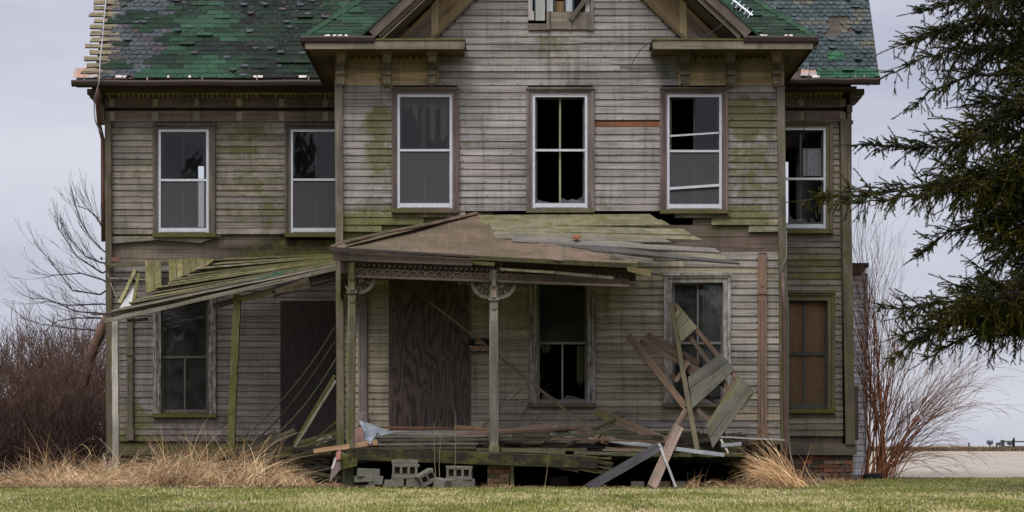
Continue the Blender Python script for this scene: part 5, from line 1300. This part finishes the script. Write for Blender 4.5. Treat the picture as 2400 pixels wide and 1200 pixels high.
# dense reddish shrub at the left
def shrub(name,label,x0,x1,n,yt,d0,d1,col,r=.008):
    S,E,R0,R1=[],[],[],[]
    for i in range(n):
        px=rnd(x0,x1); d=rnd(d0,d1) if px<135 or d0<33.5 else rnd(max(d0,36.7),max(d1,38.2)); st=P(px,HORIZ+CAMH*F/d,d); top=interp(yt,px)+rnd(-12,110)*(1 if random.random()<.85 else .2)
        H=(HORIZ+CAMH*F/d-top)*d/F
        dd=Vector((rnd(-.45,.45),rnd(-.3,.3),1)).normalized()
        grow(S,E,R0,R1,st,dd,max(.5,H)*1.02,rnd(r*.6,r*1.3),2,7,.14,7,.65,.0)
    cc=np.array([tuple(np.array(random.choice(col))*rnd(.7,1.3)) for _ in range(len(S))])
    v,f,c=segmesh(S,E,np.maximum(R0,.0042),np.maximum(R1,.0034),cc); return tag(npmesh(name,v,f,c,PLANT),label,'shrub')
shrub('red_shrub','dense leafless red brown shrub thicket at the left edge beside the house',-110,262,240,[(-110,900),(0,872),(60,845),(130,838),(155,870),(190,960),(262,985)],33.6,37.0,[(.115,.062,.043),(.088,.052,.037),(.14,.088,.062)])
shrub('red_shrub','thinner back part of the leafless shrub thicket behind the curved tan trunk',100,270,110,[(100,850),(130,838),(200,835),(262,830)],39.5,42,[(.105,.055,.046),(.085,.046,.040)])
shrub('red_shrub','low dark undergrowth of bare stems at the foot of the left shrub thicket',-60,225,220,[(-110,1030),(0,1000),(150,980),(262,960)],33.0,35.0,[(.050,.028,.025),(.07,.042,.032)],.006)
# bare tree behind the left corner
S,E,R0,R1=[],[],[],[]
tr=[P(188,1000,36.2),P(190,930,36.2),P(203,870,36.2),P(222,810,36.2),P(245,758,36.2),P(285,700,36.2),P(308,640,36.2)]; rad=[.085,.09,.10,.105,.105,.10,.10]
for i in range(6):
    for k in range(3):
        a,b=tr[i].lerp(tr[i+1],k/3),tr[i].lerp(tr[i+1],(k+1)/3); S.append(tuple(a));E.append(tuple(b));R0.append(lerp(rad[i],rad[i+1],k/3));R1.append(lerp(rad[i],rad[i+1],(k+1)/3))
nT=len(S); v,f,c=segmesh(S,E,R0,R1,(.17,.105,.078),8)
bt=empty('bare_tree',tuple(P(188,1128,36)),'bare tree with curved tan trunk and wispy branches behind the left corner','tree')
npmesh('trunk',v,f,c,PLANT,bt)
S,E,R0,R1=[],[],[],[]
LIMB=[((308,640),(235,690),(170,680),(120,615),(78,565)),((308,600),(240,640),(180,600),(140,540),(135,535)),((308,660),(250,735),(180,730),(110,700),(70,700)),((308,700),(245,775),(170,770),(100,760),(44,744)),
      ((304,560),(245,590),(215,560),(190,520),(175,480)),((304,690),(240,655),(190,640),(125,645),(108,650)),((304,720),(240,712),(160,715),(110,705),(95,712)),((304,540),(246,545),(228,510),(205,490),(182,483)),((304,620),(236,615),(200,600),(165,560),(160,560)),((304,760),(240,745),(180,745),(135,752),(100,780))]
for lm in LIMB:
    pts=[P(x,y,36.2+rnd(-.3,.3)) for x,y in lm]; n=len(pts)
    for i in range(n-1):
        K=4
        for k in range(K):
            a=pts[i].lerp(pts[i+1],k/K); b=pts[i].lerp(pts[i+1],(k+1)/K); j=Vector((rnd(-.02,.02),rnd(-.05,.05),rnd(-.02,.02))); q=(i*K+k)/(n*K)
            S.append(tuple(a));E.append(tuple(b));R0.append(.022*(1-q)**1.2+.0035);R1.append(.022*(1-q-.04)**1.2+.0035 if q<.95 else .004)
            if i>0:
                for _ in range(2 if random.random()<.55 else 1):
                    d=(b-a).normalized(); nd=(d*1.0+Vector((rnd(-.4,.1),rnd(-.6,.6),rnd(-.2,.8)))).normalized()
                    grow(S,E,R0,R1,a,nd,rnd(.35,1.0)*(1.15-q*.5),.006*(1.2-q),1 if random.random()<.6 else 0,8,.035,2,.4,.06)
v,f,c=segmesh(S,E,np.maximum(R0,.0034),np.maximum(R1,.0028),(.085,.068,.060)); npmesh('crown',v,f,c,PLANT,bt)

# ------------------------------------------------------------ spruce
spr=empty('spruce_tree',tuple(P(2640,HORIZ+CAMH*F/25.5,25.5)),'large dark spruce with drooping boughs reaching in from the right','tree')
LIMBS=[ # pixel polylines with depth, thickness, side spread
 [(2640,-60,25.5),(2400,-20,25.2),(2250,5,25.0),(2140,30,25.0)],
 [(2640,20,25.5),(2420,60,25.0),(2300,50,24.8),(2180,80,24.7),(2085,115,24.6)],
 [(2640,90,25.5),(2400,120,25.6),(2260,110,25.8),(2150,140,26),(2065,185,26)],
 [(2640,150,25.5),(2420,170,25.0),(2280,175,24.8),(2180,215,24.8),(2120,260,24.8)],
 [(2640,240,25.5),(2420,250,25.8),(2300,240,26.2),(2250,250,26.4)],
 [(2640,330,25.5),(2450,320,25.0),(2320,320,24.6),(2200,345,24.3),(2090,345,24.2),(1996,340,24.2)],
 [(2640,400,25.5),(2430,410,25.0),(2280,420,24.7),(2150,440,24.5),(2030,455,24.4),(1940,462,24.4),(1880,470,24.4)],
 [(2640,440,25.5),(2450,460,26),(2330,470,26.3),(2260,485,26.5)],
 [(2640,520,25.5),(2440,500,25.0),(2320,520,24.7),(2220,545,24.6),(2150,600,24.6)],
 [(2640,560,25.5),(2450,560,25.8),(2340,570,26),(2290,600,26)],
 [(2640,560,25.5),(2440,640,25.0),(2340,680,24.7),(2240,705,24.5),(2140,720,24.4),(2050,722,24.4)],
 [(2640,600,25.5),(2440,690,24.8),(2330,725,24.4),(2230,760,24.2),(2150,795,24.1),(2085,850,24.1)],
 [(2640,640,25.5),(2460,680,26),(2360,720,26.2),(2290,760,26.2),(2200,790,26.2)],
 [(2640,700,25.5),(2440,760,25.5),(2370,775,25.5),(2310,800,25.5)],
 [(2640,640,25.5),(2430,715,24.8),(2310,750,24.6),(2190,762,24.6),(2100,790,24.6)],
 [(2640,610,25.5),(2440,670,24.4),(2320,705,24.0),(2200,735,23.9),(2110,745,23.9)],
 [(2640,420,25.5),(2430,430,24.7),(2290,440,24.2),(2170,455,24.0),(2060,470,24.0),(1960,478,24.0)],
 [(2640,690,25.5),(2450,730,24.9),(2340,765,24.8),(2240,800,24.8),(2160,850,24.8)],
 [(2640,360,25.5),(2460,370,24.6),(2350,400,24.0),(2280,450,23.8)],
 [(2640,200,25.5),(2460,220,24.6),(2360,260,24.2),(2280,320,24.0),(2230,380,24.0)],
 [(2640,480,25.5),(2470,520,24.8),(2400,560,24.5),(2330,620,24.4),(2290,660,24.4)],
]
for k in range(6):
    y0=lerp(-80,600,(k+.5)/6)+rnd(-20,20); d0=25.5+rnd(-1.4,1.4); tx=rnd(2190,2370); dy=rnd(-10,80); LIMBS.append([(2640,y0+30,25.5),(2520,y0+30+dy*.3,25.5+rnd(-1,1)),(rnd(2350,2430),y0+50+dy,25.5+rnd(-1.2,1.2))]); LIMBS.append([(2640,y0-20,25.5),(2480,y0+dy*.2+rnd(-14,14),lerp(25.5,d0,.5)),(lerp(2480,tx,.5),y0+dy*.5+rnd(-16,16),d0),(tx,y0+dy,d0)])
S,E,R0,R1=[],[],[],[]; TS,TE=[],[]   # wood sticks, needle-bearing twigs
tb=P(2640,1200,25.5)
for i in range(8):
    a=Vector((tb.x,tb.y,i*1.4)); b=Vector((tb.x,tb.y,(i+1)*1.4)); S.append(tuple(a));E.append(tuple(b));R0.append(.34-.03*i);R1.append(.34-.03*(i+1))
def twig(p,d,L,droop):
    n=max(1,int(L/.06)); 
    for i in range(n):
        q=p+d*(L/n); TS.append(tuple(p));TE.append(tuple(q)); p=q; d=(d+Vector((rnd(-.12,.12),rnd(-.12,.12),-droop+rnd(-.06,.06)))).normalized()
    return p
for li,lm in enumerate(LIMBS):
    pts=[P(*q) for q in lm]; path=[]
    for a,b in zip(pts,pts[1:]):
        n=max(2,int((b-a).length/.10))
        for k in range(n): path.append(a.lerp(b,k/n)+Vector((0,0,rnd(-.015,.015))))
    path.append(pts[-1]); N=len(path); Lt=sum((b-a).length for a,b in zip(path,path[1:]))
    for i in range(N-1):
        t=i/N; a,b=path[i],path[i+1]; S.append(tuple(a));E.append(tuple(b)); R0.append(.055*(1-t)**1.1+.006);R1.append(.055*(1-t-.5/N)**1.1+.006 if t<.97 else .006)
        d=(b-a).normalized()
        if t<.14: continue
        twig(a,(d+Vector((rnd(-.2,.2),rnd(-.4,.4),rnd(-.2,.4)))).normalized(),.12,.02)
        taper=min(1,(1.04-t)*2.2)
        ph=li*3.7; dens=max(.12,min(1.25,.25+1.3*vnoise(t*7+ph,1.5,li)))*taper**.5
        for s_ in (-1,1,-1,1,0,0):
            if random.random()>dens*.62: continue
            ln=rnd(.16,.70)*taper*(.6+.5*dens); up_=rnd(-.8,.55) if s_ else rnd(.2,.8)
            nd=(d*rnd(.35,1.2)+Vector((0,s_*rnd(.2,1.0),up_))).normalized()
            p=a+Vector((rnd(-.03,.03),0,0)); dd=nd; m=max(2,int(ln/.075)); drp=rnd(.02,.13)
            for k in range(m):
                q=p+dd*(ln/m); S.append(tuple(p));E.append(tuple(q));R0.append(.007*(1-k/m)+.0025);R1.append(.007*(1-(k+1)/m)+.0025)
                TS.append(tuple(p));TE.append(tuple(q))
                for _q in range(2 if random.random()<.6 else 1):
                    sd_=Vector((rnd(-1,1),rnd(-1,1),rnd(-1.0,.45))); twig(p,(dd*.9+sd_*.85).normalized(),rnd(.05,.22)*(.6+.4*taper),rnd(.0,.12))
                p=q; dd=(dd+Vector((rnd(-.14,.14),rnd(-.14,.14),-drp+rnd(-.06,.06)))).normalized()
            twig(p,dd,rnd(.06,.16),.02)
        for _h in range(3 if random.random()<dens*.7 else 1):   # hanging twigs
            if random.random()>.20+dens*.45: continue
            p=a+Vector((rnd(-.05,.05),rnd(-.1,.1),0)); dd=(Vector((rnd(-.35,.25),rnd(-.3,.3),-1))).normalized(); ln=rnd(.12,.75)*(.35+.65*taper)*(.5+.6*dens); m=max(2,int(ln/.08))
            for k in range(m):
                q=p+dd*(ln/m); TS.append(tuple(p));TE.append(tuple(q))
                if random.random()<.5: twig(p,(dd+Vector((rnd(-.9,.9),rnd(-.9,.9),rnd(-.2,.4)))).normalized(),rnd(.05,.15),.03)
                p=q; dd=(dd+Vector((rnd(-.16,.16),rnd(-.16,.16),0))).normalized()
    twig(path[-1],(path[-1]-path[-3]).normalized(),.22,.0)
v,f,c=segmesh(S,E,R0,R1,(.050,.040,.032),5); npmesh('trunk',v,f,c,PLANT,spr)
TS=np.array(TS);TE=np.array(TE); KN=44
M_=len(TS); ax_=TE-TS; ln=np.linalg.norm(ax_,axis=1,keepdims=True); ax_=ax_/(ln+1e-9)
rep=np.repeat(np.arange(M_),KN); tt=rng.random((M_*KN,1)); base=TS[rep]+ax_[rep]*ln[rep]*tt
rv=rng.normal(size=(M_*KN,3)); rv-=ax_[rep]*np.sum(rv*ax_[rep],axis=1,keepdims=True); rv/=np.linalg.norm(rv,axis=1,keepdims=True)+1e-9
nd=ax_[rep]*.75+rv*.75; tip=base+nd*rng.uniform(.018,.032,(M_*KN,1)); sdv=np.cross(nd,rv); sdv/=np.linalg.norm(sdv,axis=1,keepdims=True)+1e-9
wd=.0046
V=np.stack([base-sdv*wd,base+sdv*wd,tip],1).reshape(-1,3); Fc=np.arange(M_*KN*3).reshape(-1,3)
tc_=np.clip(.5*rng.random(M_)+.7*vn2(TS[:,0]*2.2,TS[:,2]*2.6,5)-.15,0,1)[:]; warm=(rng.random(M_)<.07)
cb=np.stack([.016+.110*tc_**1.4,.019+.100*tc_**1.4,.004+.006*tc_],1); cb[warm]=(.085,.055,.025)
npmesh('crown',V,Fc,np.repeat(np.repeat(cb,KN,0),3,0),NEEDLE,spr)
print('needles',M_*KN)

# ------------------------------------------------------------ grasses
def ribbons(name,base,direc,L,wid,bend,col,K=4,label=None,cat=None,kind=None,mat=BLADE):
    """curved tapering blades"""
    N=len(base); d=direc/np.linalg.norm(direc,axis=1,keepdims=True); p=base.copy(); V=np.zeros((N,2*(K+1),3)); side=np.cross(d,np.array([[0,1.,0]])+rng.normal(size=(N,3))*.5); side/=np.linalg.norm(side,axis=1,keepdims=True)+1e-9
    for k in range(K+1):
        w_=(wid*(1-.85*k/K))[:,None]; V[:,2*k]=p-side*w_/2; V[:,2*k+1]=p+side*w_/2
        p=p+d*(L/K)[:,None]; d=d+np.array([[0,0,-1.]])*bend[:,None]; d/=np.linalg.norm(d,axis=1,keepdims=True)
    V[:,:,2]=np.maximum(V[:,:,2],.004)
    b=(np.arange(N)*2*(K+1))[:,None]; Fq=np.concatenate([b+np.array([[2*k,2*k+1,2*k+3,2*k+2]]) for k in range(K)],0)
    o=npmesh(name,V.reshape(-1,3),Fq,np.repeat(col,2*(K+1),0),mat); return tag(o,label,cat,None,kind)
STRAW=np.array([[.56,.39,.21],[.46,.29,.145],[.36,.21,.105],[.66,.50,.30],[.27,.16,.08]])
def straw(n,fx,fd,fL,lean,name,label,kind='stuff',cat=None,bend=(.05,.35),wid=(.004,.009),clump=14,tight=.10,up=1.0,heap=.25):
    base=np.zeros((n,3)); a=np.zeros((n,3)); L=np.zeros(n); bd=np.zeros(n); tone=np.zeros((n,1))
    i=0
    while i<n:
        px=fx(); d=fd(px); cx=(px-1200)*d/F; cl=random.gauss(0,.75)+lean; cy=random.gauss(0,.4); cb=rnd(*bend); cL=rnd(.40,1.2); ct=rnd(.38,1.15)
        for _ in range(random.randint(clump//2,clump*2)):
            if i>=n: break
            base[i]=(cx+random.gauss(0,tight),d-30+random.gauss(0,tight),0); a[i]=(cl+random.gauss(0,.35),cy+random.gauss(0,.3),up*rnd(.6,1.2))
            L[i]=fL(px)*cL*rnd(.5,1.15); base[i,2]=abs(random.gauss(0,.28))*L[i]*heap; bd[i]=cb*rnd(.5,1.6); tone[i]=ct*rnd(.8,1.2); i+=1
    return ribbons(name,base,a,L,rng.uniform(*wid,n),bd,STRAW[rng.integers(0,5,n)]*tone*1.15,6,label,cat,kind)
gpts=[(0,.32),(100,.42),(220,.56),(330,.54),(450,.78),(560,.80),(640,.58),(700,.30),(790,.14)]
straw(8200,lambda:rnd(-30,720),lambda px:rnd(28.4,31.6),lambda px:interp(gpts,px),.15,'dry_grass','dry tan grass heaped along the foot of the left side porch',bend=(.08,.50),clump=26,tight=.13,heap=.7)
straw(1500,lambda:rnd(-30,800),lambda px:rnd(28.1,29.2),lambda px:rnd(.10,.26),.0,'dry_grass','short straw litter along the lawn edge on the left',bend=(.3,.7))
straw(420,lambda:random.gauss(150,70),lambda px:rnd(29.0,31.5),lambda px:rnd(.5,1.15),.1,'dry_grass','tall dry stalks in front of the red brown shrub',bend=(.03,.30),clump=5)
straw(260,lambda:rnd(440,660),lambda px:rnd(29.0,30.4),lambda px:rnd(.6,1.25),.75,'dry_grass','long dry stalks leaning right across the side porch opening',bend=(.03,.20),clump=5)
straw(900,lambda:rnd(790,1760),lambda px:rnd(27.75,28.3),lambda px:rnd(.06,.20),.0,'dry_grass','thin straw scattered along the foot of the front deck',bend=(.3,.8))
straw(900,lambda:random.gauss(1760,60),lambda px:rnd(27.75,28.6),lambda px:rnd(.15,.42),-.2,'dry_grass','straw lying around the right end of the deck',bend=(.2,.6))
straw(700,lambda:rnd(1800,2010),lambda px:rnd(30.5,32.6),lambda px:rnd(.08,.30),.0,'dry_grass','short dry grass along the brick footing of the right wing',bend=(.1,.5))
n=760; base=np.zeros((n,3))
for i in range(n): 
    px=random.gauss(1850,20); d=rnd(27.8,28.5); base[i]=((px-1200)*d/F,d-30,0)
a=rng.normal(size=(n,3))*np.array([.32,.25,.1]); a[:,0]-=.85; a[:,2]=1.0
ribbons('grass_clump',base,a,rng.uniform(.30,1.05,n),rng.uniform(.006,.014,n),rng.uniform(.05,.42,n),STRAW[rng.integers(0,5,n)]*rng.uniform(1.2,1.75,(n,1)),6,'pale dry grass clump leaning left at the right end of the deck','grass clump')
# weed stems in front of the deck
for k,(x0,y0,x1,y1,lb) in enumerate(((1022,1148,1016,990,'leftmost thin bare weed stem in front of the cinder blocks'),(1030,1148,1032,1012,'second thin bare weed stem in front of the cinder blocks'),(1066,1146,1068,962,'tall thin bare weed stem in front of the flared cinder block'),(1278,1140,1286,1066,'pale broken weed stem in front of the deck right of the pier'))):
    mb=MB(); mb.tube([P(lerp(x0,x1,t)+rnd(-1.5,1.5),lerp(y0,y1,t),27.7) for t in [i/8 for i in range(9)]],[.006-.0004*i for i in range(9)],(.24,.18,.11),k=5)
    if k==2: mb.tube([P(1066,1046,27.7),P(1082,1020,27.7)],.004,(.24,.18,.11),k=4)
    tag(build('weed_stem',mb,PLANT),lb,'weed')
S,E,R0,R1=[],[],[],[]
for x0,y0,x1,y1 in ((1125,1008,1180,940),(1130,1004,1210,925),(1205,1000,1262,915),(1215,1000,1290,868),(1240,998,1290,960),(1650,1020,1640,985),(1380,985,1440,980)):
    a,b=P(x0,y0,29.3),P(x1,y1,29.6); grow(S,E,R0,R1,a,(b-a).normalized(),(b-a).length,.008,1,7,.12,6,.6,.01)
v,f,c=segmesh(S,E,np.maximum(R0,.003),np.maximum(R1,.0025),(.07,.05,.04)); tag(npmesh('bare_twigs',v,f,c,PLANT),'bare dark twigs growing up behind the deck debris under the middle window','twigs')
# lawn blades
n=150000; y=-13.2+rng.random(n)**1.35*20.2; x=rng.uniform(-1,1,n)*(y+30)*.292
ok=((x<4.5)&(y<-2.0+.12*np.sin(x*1.7)+.07*np.sin(x*4.1+1)+rng.normal(size=n)*.06))|((x>=4.5)&(y<-1.2+ (x-4.5)*2.6)&(y<6.55)); x=x[ok];y=y[ok];n=len(x)
pt=vn2(x*.9,y*.45,1)*.5+vn2(x*2.3,y*1.2,2)*.3+vn2(x*7,y*4,3)*.2
dry=np.clip((pt-.44)*5,0,1)[:,None]*np.clip((-1.9-y)/2.0+.15,0,1)[:,None]
g=np.array([[.168,.178,.036]]); t_=np.array([[.50,.41,.22]])
dead=(rng.random((n,1))<.16+.58*dry)
pz=vn2(x*1.6+9,y*.7,7)[:,None]
col=np.where(dead,t_*rng.uniform(.7,1.25,(n,1)),g*rng.uniform(.6,1.35,(n,1))*(.62+.8*pz))*(1-dry*.0)+dry*.04*np.array([[1,.9,.3]])
a=rng.normal(size=(n,3))*.6; a[:,2]=1
ribbons('grass',np.stack([x,y,np.zeros(n)],1),a,rng.uniform(.020,.050,n),rng.uniform(.005,.010,n),rng.uniform(0,.3,n),col,2,None,None,'stuff')

# ------------------------------------------------------------ the far side of the field
mb=MB(); xs_=[20+i*8 for i in range(40)]
def rail(x0,x1,d,h): mb.beam((xw(x0,d),d-30,h),(xw(x1,d),d-30,h),.16,.12,None,(.06,.06,.055),n=1)
D=210
for x in (2348,2352,2374,2376): mb.beam((xw(x,D),D-30,0),(xw(x,D),D-30,1.25 if x!=2376 else 1.5),.22,.2,(1,0,0),(.05,.055,.055))
rail(2348,2440,D,1.05); rail(2348,2440,D,.45)
for x in (2271,2336): mb.beam((xw(x,D),D-30,0),(xw(x,D),D-30,.95),.16,.16,(1,0,0),(.06,.06,.06))
fe=tag(build('field_fence',mb,PLAIN),'low grey rail fence with posts at the far edge of the field','fence')
n=9000; x=rng.uniform(xw(1900,200),xw(2480,200),n); yy=rng.uniform(160,176,n)
ribbons('field_margin',np.stack([x,yy,np.zeros(n)],1),np.concatenate([rng.normal(size=(n,2))*.4,np.ones((n,1))],1),rng.uniform(.15,.55,n),rng.uniform(.10,.25,n),rng.uniform(0,.2,n),np.array([[.13,.09,.055]])*rng.uniform(.6,1.3,(n,1)),2,'strip of brown weeds along the far edge of the field',None,'stuff')
for px,hh,dd,lb in ((2321,13,520,'leftmost small bare tree on the horizon beyond the field'),(2343,9,560,'second small bare tree on the horizon beyond the field'),(2366,11,540,'small bare tree on the horizon behind the far fence')):
    t=empty('distant_tree',((px-1200)*dd/F,dd-30,0),lb,'tree','small trees on the horizon')
    k=dd/F; S,E,R0,R1=[],[],[],[]; o=Vector(((px-1200)*k,dd-30,0)); Ht=(hh+3)*k*1.0
    v,f,c=segmesh([tuple(o)],[tuple(o+Vector((0,0,Ht*.5)))],[.2],[.12],(.16,.17,.20),5); npmesh('trunk',v,f,c,PLANT,t)
    for _ in range(60): grow(S,E,R0,R1,o+Vector((0,0,Ht*rnd(.25,.5))),Vector((rnd(-.8,.8),rnd(-.8,.8),rnd(.2,1))).normalized(),Ht*rnd(.35,.6),.1,1,4,.2,6,.7,.05)
    v,f,c=segmesh(S,E,np.maximum(R0,.05),np.maximum(R1,.04),(.17,.18,.21)); npmesh('crown',v,f,c,PLANT,t)
# reddish shed glimpsed behind the shrub at the left edge
sh=empty('red_shed',(xw(-20,48),18,0),'dull red brown shed glimpsed behind the shrub at the left edge','shed')
mb=MB(); boxw(mb,xw(-160,48),xw(28,48),18,22,0,1.9,(.075,.03,.028),n=6); build('wall',mb,WOOD,sh)
mb=MB(); mb.slab(P(-165,878,47.8),P(33,876,47.8),P(28,862,50),P(-160,862,50),-.06,(.05,.028,.026),n=4); build('roof',mb,WOOD,sh)

# conifers standing behind the viewer; the window glass mirrors them
def conifer(x,y,h):
    t=empty('conifer',(x,y,0),'tall dark conifer standing behind the viewpoint, mirrored in the windows','tree','conifers behind the viewpoint')
    v,f,c=segmesh([(x,y,0)],[(x,y,h)],[.25],[.03],(.05,.04,.03),6); npmesh('trunk',v,f,c,PLANT,t)
    n=5200; q=rng.random(n)**.7; z=h*(.08+.92*(1-q)); lobes=.65+.35*np.sin(z*3.1+x); r=h*.24*q*lobes*np.sqrt(rng.random(n)); a=rng.random(n)*6.283
    p=np.stack([x+r*np.cos(a),y+r*np.sin(a),z-r*.25],1); d1=rng.normal(size=(n,3)); d1/=np.linalg.norm(d1,axis=1,keepdims=True); d2=np.cross(d1,rng.normal(size=(n,3))); d2/=np.linalg.norm(d2,axis=1,keepdims=True)
    V=np.stack([p-d1*.35,p+d2*.10,p+d1*.35-np.array([[0,0,.2]])],1).reshape(-1,3)
    npmesh('crown',V,np.arange(n*3).reshape(-1,3),np.tile(np.array([[.03,.045,.018]]),(n*3,1)),NEEDLE,t)
for x,y,h in ((-19,-47,15),(-14,-44,13.5),(-9.5,-46,16),(-4,-45,12.5),(1.5,-47,14.5),(7,-44,12),(12,-46,15.5)): conifer(x,y,h)

n=30000; x=rng.uniform(-75,75,n); y=rng.uniform(-96,-84,n); z=rng.random(n)*(10.0+2*np.sin(x*.35)+1.5*np.sin(x*1.1))
p=np.stack([x,y,z],1); d1=rng.normal(size=(n,3)); d1/=np.linalg.norm(d1,axis=1,keepdims=True); d2=np.cross(d1,rng.normal(size=(n,3))); d2/=np.linalg.norm(d2,axis=1,keepdims=True)
V=np.stack([p-d1*.9,p+d2*.7,p+d1*.9],1).reshape(-1,3)
tag(npmesh('woods',V,np.arange(n*3).reshape(-1,3),np.tile(np.array([[.04,.04,.025]]),(n*3,1)),NEEDLE),'dark belt of woods behind the viewpoint, mirrored in the lower windows',None,None,'stuff')
